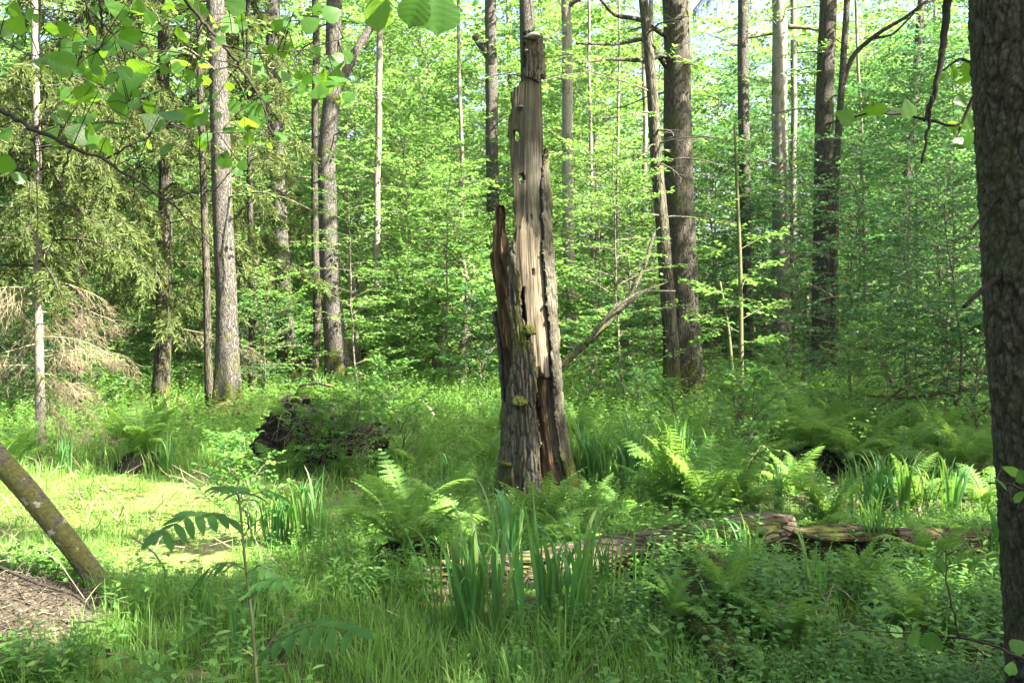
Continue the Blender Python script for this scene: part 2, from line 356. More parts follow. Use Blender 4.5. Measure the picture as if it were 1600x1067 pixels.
def limb(rng, p0, az, el, length, droop=0.0, wob=0.12, n=8):
    t = np.linspace(0, 1, n); e = el - droop * t + 0.0
    a = az + np.cumsum(rng.normal(0, wob, n)) * .6; e = e + np.cumsum(rng.normal(0, wob * .5, n))
    st = np.stack([np.cos(a) * np.cos(e), np.sin(a) * np.cos(e), np.sin(e)], -1) * (length / (n - 1))
    return p0 + np.concatenate([[np.zeros(3)], np.cumsum(st[:-1], 0)])
def interp(P, t):
    n = len(P) - 1; f = np.clip(np.asarray(t) * n, 0, n - 1e-6); i = f.astype(int); u = (f - i)[..., None]
    return P[i] * (1 - u) + P[i + 1] * u
def leaf_sprays(rng, wood, leafb, P, rad, n_tw, n_lf, tw_len, size, tmpl=LEAF4, wood_sides=4, flat=0.35, cull=False, start=.25, twig_wood=True, tone0=.5):
    """leafy twigs alternating along one limb, spread in near-flat sprays"""
    L = np.linalg.norm(np.diff(P, axis=0), axis=1).sum()
    t = np.linspace(start, 1.0, n_tw) + rng.uniform(-.02, .02, n_tw); t = np.clip(t, 0, 1)
    B = interp(P, t); D = unit(interp(P, np.clip(t + .06, 0, 1)) - interp(P, np.clip(t - .06, 0, 1)))
    sd = unit(np.cross(D, np.array([0, 0, 1.0]) + rng.normal(0, .1, (n_tw, 3))))
    sgn = np.where(np.arange(n_tw) % 2, 1, -1)[:, None]
    tl = tw_len * (1.15 - t * .75) * rng.uniform(.6, 1.2, n_tw)
    Td = unit(D * .75 + sd * sgn * .8 + rng.normal(0, .16, (n_tw, 3)) + np.array([0, 0, .05]))
    if twig_wood:
        for k in range(n_tw):
            wood.tube(np.array([B[k], B[k] + Td[k] * tl[k] * .5, B[k] + Td[k] * tl[k] + np.array([0, 0, -.08 * tl[k]])]), [rad * .45, rad * .3, rad * .15], 3, cap=False)
    u = np.linspace(.12, 1.05, n_lf)[None] + rng.uniform(-.05, .05, (n_tw, n_lf))
    pos = B[:, None] + Td[:, None] * (u * tl[:, None])[..., None]; pos[..., 2] -= .08 * u ** 2 * tl[:, None]
    s2 = unit(np.cross(Td, np.array([0, 0, 1.0])))[:, None] * np.where(np.arange(n_lf) % 2, 1, -1)[None, :, None]
    ax = Td[:, None] * .6 + s2 * .8 + rng.normal(0, .25, pos.shape) + np.array([0, 0, -.12])
    nr = np.array([0, 0, 1.0]) + rng.normal(0, flat, pos.shape)
    sz = size * rng.uniform(.65, 1.2, (n_tw, n_lf))
    pos, ax, nr, sz = pos.reshape(-1, 3), ax.reshape(-1, 3), nr.reshape(-1, 3), sz.ravel()
    tone = np.clip(tone0 + rng.normal(0, .1) + rng.normal(0, .2, len(pos)), 0, 1)
    if cull is not False:
        keep = ~in_beam(pos + cull); pos, ax, nr, sz, tone = pos[keep], ax[keep], nr[keep], sz[keep], tone[keep]
    leafb.leaves(tmpl, pos, ax, nr, sz, tone)
def crown_parts(rng, stem, z0, z1, R, n_limb, n_tw, n_lf, size, el=(0.1, 0.7), droop=.35, shape='dome', tmpl=LEAF4, cull=False, limb_r=.03, tw=.55, flat=.4, twig_wood=True, start=.25, tone0=.5):
    wood, lv = MB(), MB()
    zs = np.linspace(0, 1, n_limb) ** .9
    zz = np.array(stem)[:, 2]
    for k in range(n_limb):
        h = zs[k]; z = z0 + (z1 - z0) * h
        p0 = np.array([np.interp(z, zz, np.array(stem)[:, q]) for q in range(3)]); p0[2] = z
        prof = {'dome': math.sqrt(max(0.05, 1 - (h * 1.02 - .25) ** 2 / .75)), 'cone': 1.05 - .85 * h, 'col': .75 + .25 * math.sin(h * 9)}[shape]
        P = limb(rng, p0, k * 2.39996 + rng.normal(0, .4), rng.uniform(*el) + .35 * h, R * prof * rng.uniform(.7, 1.15), droop)
        wood.tube(P, np.linspace(limb_r * (1.1 - .7 * h), limb_r * .18, len(P)), 5, cap=False)
        leaf_sprays(rng, wood, lv, P, limb_r * .5, n_tw, n_lf, R * tw * prof, size, tmpl, cull=cull, flat=flat, twig_wood=twig_wood, start=start, tone0=tone0)
    return wood, lv

def stem_path(pts, d, top_z, base):
    """centre line through photo pixels at distance d, carried on up to top_z"""
    P = np.array([at(px, py, d) for px, py in pts]); P[0] = [P[0][0], d, base - .12]
    if P[-1][2] < top_z:
        dv = unit(P[-1] - P[-2]); dv[0] *= .5; dv = unit(dv)
        n = max(2, int((top_z - P[-1][2]) / 2)); k = (top_z - P[-1][2]) / dv[2] / n
        wob = np.cumsum(RND.normal(0, .05, (n, 3)), 0); wob[:, 2] = 0
        P = np.concatenate([P, P[-1] + dv * (np.arange(1, n + 1) * k)[:, None] + wob])
    s = np.concatenate(([0], np.cumsum(np.linalg.norm(np.diff(P, axis=0), axis=1)))); u = np.linspace(0, s[-1], max(14, int(s[-1] / .22)))
    Q = np.stack([np.interp(u, s, P[:, k]) for k in range(3)], -1)
    for _ in range(3): Q[1:-1] = .25 * Q[:-2] + .5 * Q[1:-1] + .25 * Q[2:]
    Q[:, :2] += .025 * np.stack([fbm(u * .7 + P[0, 0], 1, 0, 2) - .5, fbm(u * .7, 9 + P[0, 0], 0, 2) - .5], -1) * np.minimum(u, 1)[:, None] * 2
    return Q
def trunk_tree(name, label, cat, pts, d, w0, w1, bark, H=20.0, crown=None, group='tree trunks standing in the wood', flare=.5, limbs=(), sides=28, noise=.06):
    """w0, w1: diameters in photo pixels at the foot and at the top of the frame"""
    x0 = (pts[0][0] - 800) / F * d; gz = float(ground_z(x0, d))
    Q = stem_path(pts, d, H, gz); loc = np.array([Q[0][0], d, gz]); Q = Q - loc
    t = thing(name, loc, label, cat, group)
    w0, w1 = w0 * .86, w1 * .86; zf = (at(0, 0, d)[2] - gz); z = Q[:, 2]
    r0, r1 = w0 / F * d / 2, w1 / F * d / 2
    R = np.where(z < zf, r0 + (r1 - r0) * np.clip(z / zf, 0, 1), r1 * np.clip(1 - .8 * (z - zf) / max(H - zf, .5), .12, 1))
    mb = MB(); mb.tube(Q, R, sides, noise=noise, flare=flare * np.exp(-z / (.35 + r0)))
    mb.build('trunk', M[bark], t)
    for lp, la, lb in limbs:
        P = np.array([at(px, py, d + dd) for px, py, dd in lp]) - loc
        s = np.linspace(0, 1, 16); P = interp(P, s); P[1:-1] = (P[:-2] + P[1:-1] * 2 + P[2:]) / 4
        lm = MB(); lm.tube(P, np.linspace(la, lb, 16) / F * d / 2, 10, noise=.08); lm.build('limb', M[bark], t)
    if crown:
        z0, R_, n = crown
        rng = np.random.default_rng(abs(hash(label)) % 99999 if False else int(abs(pts[0][0] * 7 + d * 13)))
        wood, lv = crown_parts(rng, Q, z0, H - .3 - gz, R_ * .85, int(n * .5), 12, 9, .19, cull=loc, tmpl=LEAFW, limb_r=.07, el=(.0, .6))
        if d > 15:
            for k in range(13):
                zz = rng.uniform(3.2, z0 + 1.0); p0 = np.array([np.interp(zz, z, Q[:, 0]), np.interp(zz, z, Q[:, 1]), zz]); az = rng.uniform(0, 2 * PI)
                P = limb(rng, p0, az, rng.uniform(-.1, .35), rng.uniform(.7, 2.2), .5, .2); wood.tube(P, np.linspace(.022, .005, len(P)), 5, cap=False)
                leaf_sprays(rng, wood, lv, P, .008, 8, 7, .65, .105, LEAF6, cull=loc)
        wood.build('crown_branch', M['limb'], t); lv.build('crown', M['leaf'], t)
    return t

T = trunk_tree
T('alder_tree', 'thick grey sunlit alder trunk left of the root mound, its foot on a mossy hummock', 'tree', [(357, 662), (352, 450), (343, 200), (336, 0)], 16.5, 40, 32, 'alder', 19, (8.5, 3.0, 22), flare=.9)
T('alder_tree', 'tall grey brown trunk second to the left of the stem with a pale forked limb', 'tree', [(452, 612), (440, 430), (430, 200), (424, 0)], 24, 30, 26, 'alder', 22, (11, 3.2, 22), flare=.9)
T('alder_tree', 'thin dark trunk running close along the left side of the forked grey trunk', 'tree', [(487, 618), (495, 520), (491, 300), (493, 100), (492, 0)], 23, 15, 12, 'dark', 17, (11, 2, 12))
T('alder_tree', 'broad smooth grey trunk behind the root mound with a pale limb forking right', 'tree', [(530, 622), (516, 450), (510, 250), (520, 120), (522, 0)], 22, 40, 28, 'alder', 22, (10, 3.2, 22), flare=.6,
  limbs=[([(521, 150, 0), (540, 115, .1), (558, 75, .3), (585, 35, .5), (612, -20, .8)], 16, 11)])
T('young_tree', 'slim straight pale trunk alone in the bright gap left of the broken snag', 'tree', [(587, 607), (589, 300), (593, 50), (594, 0)], 27, 13, 11, 'pale', 17, (11, 2, 12))
T('young_tree', 'slim dark stem standing just left of the thick grey alder foot', 'tree', [(328, 662), (322, 450), (317, 280), (312, 150), (310, 0)], 17, 15, 10, 'dark', 12, None)
T('alder_tree', 'grey trunk right behind the top of the broken snag', 'tree', [(838, 600), (829, 250), (823, 0)], 21, 32, 27, 'alder', 20, (9.5, 2.8, 18))
T('alder_tree', 'far greyish trunk with a broken limb stub left of the snag top', 'tree', [(772, 590), (770, 250), (766, 0)], 32, 26, 21, 'alder', 20, (12, 2.8, 16), limbs=[([(770, 95, 0), (756, 75, 0), (742, 55, 0)], 17, 13)])
T('alder_tree', 'pale sunlit trunk just right of the middle of the broken snag', 'tree', [(894, 590), (890, 400), (887, 230), (885, 0)], 27, 23, 18, 'pale', 19, (10, 2.8, 16))
T('oak_tree', 'thickest dark trunk in the right half, with deeply furrowed bark', 'tree', [(1073, 640), (1067, 450), (1060, 250), (1056, 0)], 19, 62, 46, 'dark', 21, (8.5, 3.4, 26), flare=.5,
  limbs=[([(1045, 110, 0), (1010, 60, -.6), (960, 70, -1.2), (900, 68, -1.6)], 9, 3), ([(1048, 85, 0), (1000, 95, -.8), (950, 92, -1.2), (905, 100, -1.6)], 8, 3), ([(1046, 60, 0), (1000, 30, -.5), (960, 25, -1), (930, -10, -1.4)], 9, 4)])
T('alder_tree', 'crooked mossy trunk hugging the left side of the thickest dark trunk', 'tree', [(1050, 650), (1049, 520), (1040, 400), (1026, 250), (1018, 130), (1012, 60), (1004, 0)], 18, 30, 17, 'mossy', 14, (8, 2.4, 12))
T('ash_tree', 'smooth grey trunk left of the brightest sunlit column', 'tree', [(1168, 578), (1166, 400), (1164, 250), (1162, 130), (1160, 0)], 28, 23, 19, 'alder', 20, (9.5, 2.6, 15))
T('ash_tree', 'brightest sunlit pale trunk between the grey and the dark trunks on the right', 'tree', [(1222, 580), (1221, 400), (1219, 200), (1217, 0)], 27, 33, 26, 'pale', 20, (9.5, 2.6, 15))
T('young_tree', 'thin brown trunk pressed close behind the brightest sunlit trunk', 'tree', [(1241, 580), (1240, 300), (1240, 0)], 30, 13, 10, 'pale', 17, None)
T('oak_tree', 'dark brown trunk with a slim dark companion on its right', 'tree', [(1286, 606), (1287, 400), (1289, 200), (1293, 0)], 24, 40, 30, 'dark', 21, (9.5, 3.0, 20), flare=.8)
T('young_tree', 'slim dark stem beside the dark brown trunk, forking to the upper right', 'tree', [(1306, 600), (1304, 400), (1308, 250), (1317, 130), (1322, 0)], 23.4, 16, 11, 'dark', 14, None,
  limbs=[([(1315, 140, 0), (1332, 85, 0), (1375, 50, -.4), (1415, 28, -.7), (1450, 0, -1)], 9, 4), ([(1355, 62, -.2), (1395, 55, -.5), (1430, 20, -.8)], 5, 2)])
T('alder_tree', 'grey trunk tilting to the right in the shaded thicket near the foreground spruce', 'tree', [(1392, 600), (1397, 450), (1415, 300), (1426, 180), (1437, 40), (1441, 0)], 30, 20, 13, 'alder', 17, (11, 2.4, 12))
T('birch_sapling', 'very thin whitish stem left of the tilting grey trunk', 'tree', [(1356, 570), (1350, 300), (1341, 100), (1338, 0)], 26, 7, 5, 'pale', 12, None, flare=.1)
T('birch_sapling', 'slim pale stem curving right, first left of the mossy crooked trunk', 'tree', [(1013, 580), (1017, 450), (1022, 330), (1020, 200)], 26, 15, 8, 'pale', 12, None, flare=.1)
T('birch_sapling', 'slim pale stem bending right beside the dead slanting limb', 'tree', [(984, 580), (990, 450), (1006, 380), (1008, 200)], 27, 12, 6, 'pale', 12, None, flare=.1)
T('birch_sapling', 'thin straight pale stem nearest the right side of the pale trunk by the snag', 'tree', [(928, 570), (927, 400), (924, 250), (919, 80)], 25, 8, 5, 'pale', 11, None, flare=.1)
T('birch_sapling', 'thread thin whitish stem midway between snag and thickest dark trunk', 'tree', [(966, 560), (965, 250), (967, 100), (968, 0)], 24, 6, 4, 'pale', 12, None, flare=.1)
T('birch_sapling', 'slender pale stem in the bright foliage left of the snag spike', 'tree', [(722, 570), (722, 250), (718, 100), (716, 0)], 29, 9, 6, 'pale', 13, None, flare=.1)

# the spruce on the right edge, close to the camera, with plated bark
def near_spruce():
    d = 3.7; r = .27
    pts = [(1730, 1250), (1716, 1067), (1701, 850), (1685, 600), (1675, 400), (1665, 200), (1653, 0)]
    Q = stem_path(pts, d, 16, 0.0); Q[:, 1] += .05
    gz = float(ground_z(Q[0][0], d)); loc = np.array([Q[0][0], d, gz]); Q = Q - loc
    t = thing('spruce_tree', loc, 'big dark spruce trunk with scaly bark filling the right edge', 'tree')
    zt = np.concatenate([np.arange(-.1, 3.4, .0055), np.linspace(3.45, Q[-1][2], 60)])
    C = np.stack([np.interp(zt, Q[:, 2], Q[:, k]) for k in range(3)], -1)
    ns = 300; a = np.arange(ns) / ns * 2 * PI
    rad = np.interp(zt, [-.1, 0, .5, 3.2, 16], [.29, .28, .268, .258, .03])
    U = a[None] * r; Z = zt[:, None] + 0 * U
    wx = U + .012 * (fbm(U * 30, Z * 30, 1, 3) - .5); wz = Z + .03 * (fbm(U * 20, Z * 16, 5, 3) - .5)
    d1, d2, idn = cell2(wx * 52, wz * 27)
    edge = np.clip((d2 - d1) * 3.2, 0, 1)
    d1b, d2b, idb = cell2(wx * 24 + 9, wz * 8 + 3); edge2 = np.clip((d2b - d1b) * 3.5, 0, 1)
    rel = .006 * edge * (.3 + 1.0 * idn) + .006 * edge2 + .008 * (fbm(U * 110, Z * 70, 2, 3) - .5) + .045 * (fbm(np.cos(a)[None] * 1.4, np.sin(a)[None] * 1.4, Z * .9, 3) - .5)
    RR = rad[:, None] + rel
    V = C[:, None] + np.stack([np.cos(a)[None] * RR, np.sin(a)[None] * RR, 0 * RR], -1)
    i = np.arange(len(zt) - 1)[:, None] * ns; j = np.arange(ns)[None]; k = (j + 1) % ns
    Fq = np.stack([i + j, i + k, i + ns + k, i + ns + j], -1).reshape(-1, 4)
    tone = np.clip(.15 + .55 * edge * (.35 + .75 * idn) + .5 * edge2 - .25 + (fbm(U * 60, Z * 40, 7, 3) - .5) * .5, 0, 1)
    dark = np.array([.016, .012, .008]); mid = np.array([.047, .039, .029]); li = np.array([.10, .088, .068])
    T_ = tone[..., None]; colr = np.where(T_ < .5, dark + (mid - dark) * T_ * 2, mid + (li - mid) * (T_ * 2 - 1))
    gm = sstep(.52, .7, fbm(U * 4, Z * 3, 12, 4))[..., None] * .35; colr = colr * (1 - gm) + gm * np.array([.05, .065, .022])
    link('trunk', mesh_from('spruce_trunk', V.reshape(-1, 3), [Fq], colour_mat('spruce_bark', .95, 160, (1, 1, .7), .6, .004), attrs={'col': colr.reshape(-1, 3)}), t)
    for (px, py), (qx, qy), w in [((1550, 445), (1506, 480), 7), ((1545, 320), (1518, 360), 4)]:
        A, B = at(px + 30, py - 22, d + .02) - loc, at(qx, qy, d - .12) - loc
        b = MB(); P = interp(np.array([A, A * .5 + B * .5 + np.array([0, 0, .015]), B]), np.linspace(0, 1, 10))
        b.tube(P, np.linspace(w, w * .5, 10) / F * d / 2 * 1.6, 8, noise=.15); b.build('branch_stub', M['twig'], t)
    rng = np.random.default_rng(5)
    wd, nd = MB(), MB()
    for k in range(46):
        z = 6.5 + 9 * k / 46
        spruce_limb(rng, wd, nd, np.array([np.interp(z, Q[:, 2], Q[:, 0]), 0, z]), k * 2.4, -.1, 2.9 * (1.05 - k / 60), .5, 14, 13, nsize=.09, cull=loc)
    wd.build('crown_branch', M['limb'], t); nd.build('crown', M['needle'], t)
NEEDLE = (np.array([[-.08, 0, 0], [.08, 0, 0], [.05, 1, 0], [-.05, 1, 0]]), np.array([[0, 1, 2, 3]]))
def spruce_limb(rng, wd, nd, p0, az, el, length, droop, n_br, n_nd, nsize=.035, r=.016, hang=.8, green=1.0, brl=.32, cull=False, fine=0):
    P = limb(rng, p0, az, el, length, droop, .2 if fine else .07, 9); wd.tube(P, np.linspace(r, r * .3, 9), 4, cap=False)
    t = np.linspace(.15, 1, n_br); B = interp(P, t); D = unit(interp(P, np.clip(t + .05, 0, 1)) - interp(P, np.clip(t - .05, 0, 1)))
    sd = unit(np.cross(D, np.array([0, 0, 1.0]))) * np.where(np.arange(n_br) % 2, 1, -1)[:, None]
    Bd = unit(D * .5 + sd * .6 + np.array([0, 0, -hang]) + rng.normal(0, .2, (n_br, 3))); bl = brl * rng.uniform(.5, 1.3, n_br) * (1.15 - .5 * t)
    for k in range(n_br): wd.tube(np.array([B[k], B[k] + Bd[k] * bl[k] * .5 + rng.normal(0, .015, 3), B[k] + Bd[k] * bl[k] + np.array([0, 0, -.04])]), [r * .3, r * .22, r * .12], 3, cap=False)
    for k in range(n_br if fine else 0):
        for q in range(fine):
            u = rng.uniform(.15, .95); s0 = B[k] + Bd[k] * bl[k] * u; dv = unit(Bd[k] + rng.normal(0, .55, 3) + np.array([0, 0, -.35])) * rng.uniform(.05, .20)
            wd.tube(np.array([s0, s0 + dv * .55 + rng.normal(0, .01, 3), s0 + dv]), [.0026, .002, .0014], 3, cap=False)
    if n_nd and green > 0:
        g = rng.random(n_br) < green
        if not g.any(): return
        u = np.linspace(.05, 1, n_nd)[None] + rng.uniform(-.04, .04, (g.sum(), n_nd))
        pos = (B[g][:, None] + Bd[g][:, None] * (u * bl[g][:, None])[..., None]).reshape(-1, 3)
        ax = (Bd[g][:, None] * .8 + rng.normal(0, .55, (g.sum(), n_nd, 3))).reshape(-1, 3)
        nr = rng.normal(0, 1, pos.shape); rn = np.clip(rng.normal(.5, .25, len(pos)), 0, 1)
        if cull is not False:
            kp = ~in_beam(pos + cull); pos, ax, nr, rn = pos[kp], ax[kp], nr[kp], rn[kp]
        nd.leaves(NEEDLE, pos, ax, nr, nsize * rng.uniform(.7, 1.3, len(pos)), rn)
near_spruce()
T('alder_tree', 'grey brown trunk half hidden behind the left edge of the near spruce', 'tree', [(1592, 800), (1572, 600), (1556, 400), (1545, 200), (1535, 0)], 9.0, 52, 40, 'dark', 14, None)

# spruces on the left
def left_spruce(label, pts, d, w0, w1, bark, zr, n, length, seed, dead_low, group, az_rng=None, needles=26, H=11, nsize=.04, brs=18, brl=.36):
    x0 = (pts[0][0] - 800) / F * d; gz = float(ground_z(x0, d)); Q = stem_path(pts, d, H, gz); loc = np.array([Q[0][0], d, gz]); Q = Q - loc
    t = thing('spruce_tree', loc, label, 'tree', group)
    z = Q[:, 2]; r0, r1 = w0 / F * d / 2, w1 / F * d / 2
    mb = MB(); mb.tube(Q, np.clip(r0 + (r1 - r0) * z / 5, .008, 9), 16, noise=.06, flare=.5 * np.exp(-z / .3)); mb.build('trunk', M[bark], t)
    rng = np.random.default_rng(seed); wd, nd, dd, dn = MB(), MB(), MB(), MB()
    for k in range(n):
        zz = zr[0] + (zr[1] - zr[0]) * (k / n) + rng.uniform(-.05, .05); p0 = np.array([np.interp(zz, z, Q[:, 0]), np.interp(zz, z, Q[:, 1]), zz])
        az = k * 2.4 + rng.normal(0, .3) if az_rng is None else rng.uniform(*az_rng)
        L = length * rng.uniform(.7, 1.15) * (1.1 - .45 * (zz - zr[0]) / (zr[1] - zr[0]))
        if zz < dead_low: spruce_limb(rng, dd, dn, p0, az, rng.uniform(-.2, .2), L * .85, rng.uniform(.3, .9), brs + 4, 0, r=.009, hang=.75, brl=.42, fine=5)
        else: spruce_limb(rng, wd, nd, p0, az, rng.uniform(-.05, .3), L, rng.uniform(.7, 1.1), brs, needles, nsize=nsize, hang=1.0, brl=brl, green=.93)
    if dd.n: dd.build('dead_branch', M['dead'], t)
    if wd.n: wd.build('branch', M['dark'], t)
    if nd.n: nd.build('crown', M['needle'], t)
    return t
g_ = 'spruces on the left side'
left_spruce('thin pale sunlit stem at far left with tan dead twiggy branches', [(64, 712), (60, 560), (57, 400), (55, 100), (55, 0)], 12.3, 15, 11, 'pale', (.75, 4.9), 46, 1.5, 3, 2.3, g_, needles=40, H=7, nsize=.075, brs=26)
left_spruce('dark spruce with drooping grey green boughs behind the thin pale stem', [(250, 652), (255, 480), (258, 300), (255, 100), (255, 0)], 18, 27, 20, 'dark', (1.6, 10), 62, 2.1, 11, 1.9, g_, H=13, brs=26, nsize=.10, brl=.55, needles=34)
left_spruce('spruce with hanging boughs between the grey alder and the second tall trunk', [(395, 640), (393, 480), (390, 300), (388, 100), (386, 0)], 20, 12, 8, 'dark', (2.6, 10), 34, 1.5, 14, .5, g_, H=12, brs=24, nsize=.11, brl=.5, needles=38)
left_spruce('shaded spruce at the upper left edge with curtains of hanging twigs', [(120, 640), (122, 400), (124, 100), (124, 0)], 15.5, 16, 12, 'dark', (2.9, 8.5), 40, 1.6, 18, 1.0, g_, H=10, brs=26, nsize=.095, brl=.55, needles=38)

# ------------------------------------------------------------------ the broken snag
def snag():
    D0 = 9.3; S = D0 / F; X0, Y0 = 840.0, 792.0
    base = np.array([(X0 - 800) * S, D0, CH - (Y0 - HZ) * S])
    t = thing('broken_snag', base, 'tall broken dead tree stump with split bare wood and a jagged spike, in the centre', 'dead tree')
    ey = [40, 150, 240, 330, 400, 450, 500, 550, 600, 650, 700, 750, 800, 830]
    eL = [786, 776, 766, 760, 758, 764, 771, 778, 782, 785, 787, 786, 780, 772]
    eR = [848, 852, 855, 859, 863, 866, 869, 872, 876, 880, 886, 893, 902, 910]
    NT, NZ = 320, 640
    py = np.linspace(830, 48, NZ); th = (np.arange(NT) / NT) * 2 * PI - PI     # th 0 faces the camera, + to the right
    PY, TH = np.meshgrid(py, th, indexing='ij')
    L = np.interp(PY, ey[:], eL); R = np.interp(PY, ey, eR); cx = (L + R) / 2; hw = (R - L) / 2
    PX = cx + hw * np.sin(TH); front = np.cos(TH) > 0
    z = (Y0 - PY) * S; arc = TH * .3
    def inside(poly, x, y):
        c = np.zeros(x.shape, bool); n = len(poly)
        for i in range(n):
            (x1, y1), (x2, y2) = poly[i], poly[(i + 1) % n]
            if y1 == y2: continue
            c ^= ((y1 > y) != (y2 > y)) & (x < (x2 - x1) * (y - y1) / (y2 - y1) + x1)
        return c
    jx = PX + 5 * (fbm(PX * .12, PY * .03, 3, 3) - .5); jy = PY + 26 * (fbm(PX * .3, PY * .02, 8, 3) - .5)
    out_poly = [(821, 60), (826, 54), (846, 57), (851, 90), (930, 110), (930, 840), (700, 840), (740, 400), (757, 378), (761, 362), (765, 350), (768, 326), (773, 322), (777, 345), (780, 362), (786, 376), (791, 386),
                (796, 384), (804, 379), (806, 362), (803, 330), (800, 300), (797, 270), (794, 235), (791, 205), (796, 180), (797, 150), (808, 140), (817, 130), (823, 105)]
    keep_f = inside(out_poly, PX + 2.5 * (fbm(PX * .15, PY * .06, 3, 3) - .5), PY + 10 * (fbm(PX * .35, PY * .03, 8, 3) - .5))
    for hx, hy, rx, ry in [(805, 217, 6, 9), (816, 283, 5.5, 8), (836, 428, 3.2, 5.5), (833, 343, 1.6, 4)]:
        q = np.maximum(np.abs((PX - hx) / rx), np.abs((PY - hy) / ry)) * .5 + np.hypot((PX - hx) / rx, (PY - hy) / ry) * .5 + .9 * (fbm(PX * .35, PY * .22, 2, 3) - .5)
        keep_f &= ~((q < 1) & front)
    back_h = 470 + 150 * (fbm(TH * 2.2, 4, 0, 3) - .5)
    side = np.abs(TH) > PI / 2
    right_side = (TH > PI / 2) & (TH < 2.2)
    keep_b = np.where(right_side, PY > 150 + 200 * (TH - PI / 2) + 60 * (fbm(TH * 9, 1, 0, 2)), PY > np.maximum(back_h, 350))
    keep = np.where(front, keep_f, keep_b)
    # --- regions of the front, drawn from the picture of the stump
    def reg(poly, soft=5): return inside(poly, jx, jy) & front
    bark1 = reg([(792, 384), (806, 380), (806, 400), (809, 430), (811, 470), (818, 510), (832, 545), (836, 590), (838, 640), (841, 690), (838, 730), (846, 760), (850, 835), (740, 835), (784, 660), (786, 640), (806, 560), (801, 520), (796, 480), (793, 430)])
    bark2 = reg([(852, 205), (849, 250), (900, 232), (930, 835), (876, 835), (874, 740), (870, 690), (866, 640), (863, 570), (859, 530), (854, 480), (850, 420), (848, 375), (847, 320)]) | ((TH > PI / 2) & (PY > 230))
    bark3 = reg([(818, 40), (860, 40), (860, 118), (840, 132), (826, 128), (818, 120)]) | ((np.abs(TH) > PI / 2) & (PY > 420))
    fresh = reg([(806, 380), (820, 340), (846, 380), (850, 420), (855, 480), (861, 545), (854, 560), (849, 596), (845, 590), (838, 560), (829, 520), (815, 470), (809, 430)])
    rot = reg([(750, 320), (780, 320), (792, 386), (794, 430), (797, 480), (802, 520), (806, 560), (786, 640), (782, 655), (740, 660)])
    slot = reg([(816, 450), (819, 450), (822, 520), (817, 520), (812, 480)], 3) | reg([(843, 575), (850, 580), (856, 640), (862, 700), (866, 745), (858, 756), (846, 740), (843, 690), (842, 640)])
    # radius relief
    n_fine = fbm(arc * 60, z * 3.0, 1, 4); grain = fbm(arc * 120, z * 5, 4, 3)
    crk = sstep(.58, .66, fbm(arc * 34, z * .7, 93, 3)); rel = -.012 + .014 * (n_fine - .5) + .010 * (grain - .5) - .009 * crk
    cav = sstep(.5, .72, fbm(arc * 14, z * 4.5, 21, 3)) * rot
    rel = np.where(rot, -.035 + .05 * (fbm(arc * 18, z * 3.5, 6, 4) - .5) - .05 * cav, rel)
    rel = np.where(fresh, -.020 + .020 * (fbm(arc * 55, z * 1.0, 7, 3) - .5) - .006 * crk, rel)
    rel = np.where((PY > 590) & front & (PX > 838) & (PX < 872), -.06 + .07 * (fbm(arc * 40, z * 2.5, 61, 4) - .5), rel); rel = np.where(slot, -.16, rel)
    def blur(a, n):
        for _ in range(n):
            a = (np.roll(a, 1, 1) + 2 * a + np.roll(a, -1, 1)) / 4; a[1:-1] = (a[:-2] + 2 * a[1:-1] + a[2:]) / 4
        return a
    rel = blur(rel, 1)
    hwm = (hw - 3.5 + 7 * sstep(620, 790, PY)) * S
    root = np.clip((PY - 730) / 90, 0, 1) ** 1.6 * .10 * np.clip(np.cos(TH * 4 + .6), -.3, 1)
    def surf(extra):
        r = hwm + rel * 0 + extra + root
        return np.stack([(cx - X0) * S + np.sin(TH) * r, -np.cos(TH) * r * .85, z], -1)
    def cells(mask):
        m = mask[:-1] & mask[1:]; m = m & np.roll(m, -1, 1)
        ii, jj = np.nonzero(m); k = (jj + 1) % NT
        return np.stack([ii * NT + jj, ii * NT + k, (ii + 1) * NT + k, (ii + 1) * NT + jj], -1)
    def piece(name, mask, extra, colr, m, thick, parent=t):
        Fq = cells(mask); used = np.unique(Fq); remap = np.zeros(NT * NZ, int); remap[used] = np.arange(len(used))
        V = surf(extra).reshape(-1, 3)[used]
        o = link(name, mesh_from(name, V, [remap[Fq]], m, attrs={'col': colr.reshape(-1, 3)[used]}), parent)
        sm = o.modifiers.new('thickness', 'SOLIDIFY'); sm.thickness = thick; sm.offset = -1
        return o
    c = lambda *q: np.array(q)
    grey = c(.080, .074, .058); grey2 = c(.030, .028, .021); tan = c(.12, .085, .052)
    strk = (.6 * fbm(arc * 45, z * .8, 31, 3) + .4 * fbm(arc * 130, z * 1.6, 33, 3))[..., None]
    col = grey2 + (grey - grey2) * sstep(.35, .62, strk)
    ts = sstep(.60, .72, fbm(arc * 28, z * .5, 15, 3))[..., None]; col = col * (1 - .7 * ts) + .7 * ts * tan
    col = col * (.55 + .9 * fbm(arc * 7, z * 2.2, 17, 4))[..., None]; gr = sstep(.52, .7, fbm(arc * 9, z * .8, 41, 3))[..., None] * .5; col = col * (1 - gr) + gr * c(.075, .085, .04)
    fc = c(.22, .182, .128) + (c(.085, .066, .043) - c(.22, .182, .128)) * sstep(.50, .62, strk)
    col = np.where(fresh[..., None], fc, col)
    rc = c(.045, .026, .014) + (c(.19, .115, .06) - c(.045, .026, .014)) * sstep(.40, .68, fbm(arc * 22, z * 2.2, 51, 4))[..., None]
    col = np.where(rot[..., None], rc, col); col = np.where(slot[..., None], c(.03, .02, .012), col)
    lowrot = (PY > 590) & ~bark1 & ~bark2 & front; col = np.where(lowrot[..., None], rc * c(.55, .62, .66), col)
    wood = colour_mat('weathered_wood', .9, 55, (1, 1, .05), .9, .012)
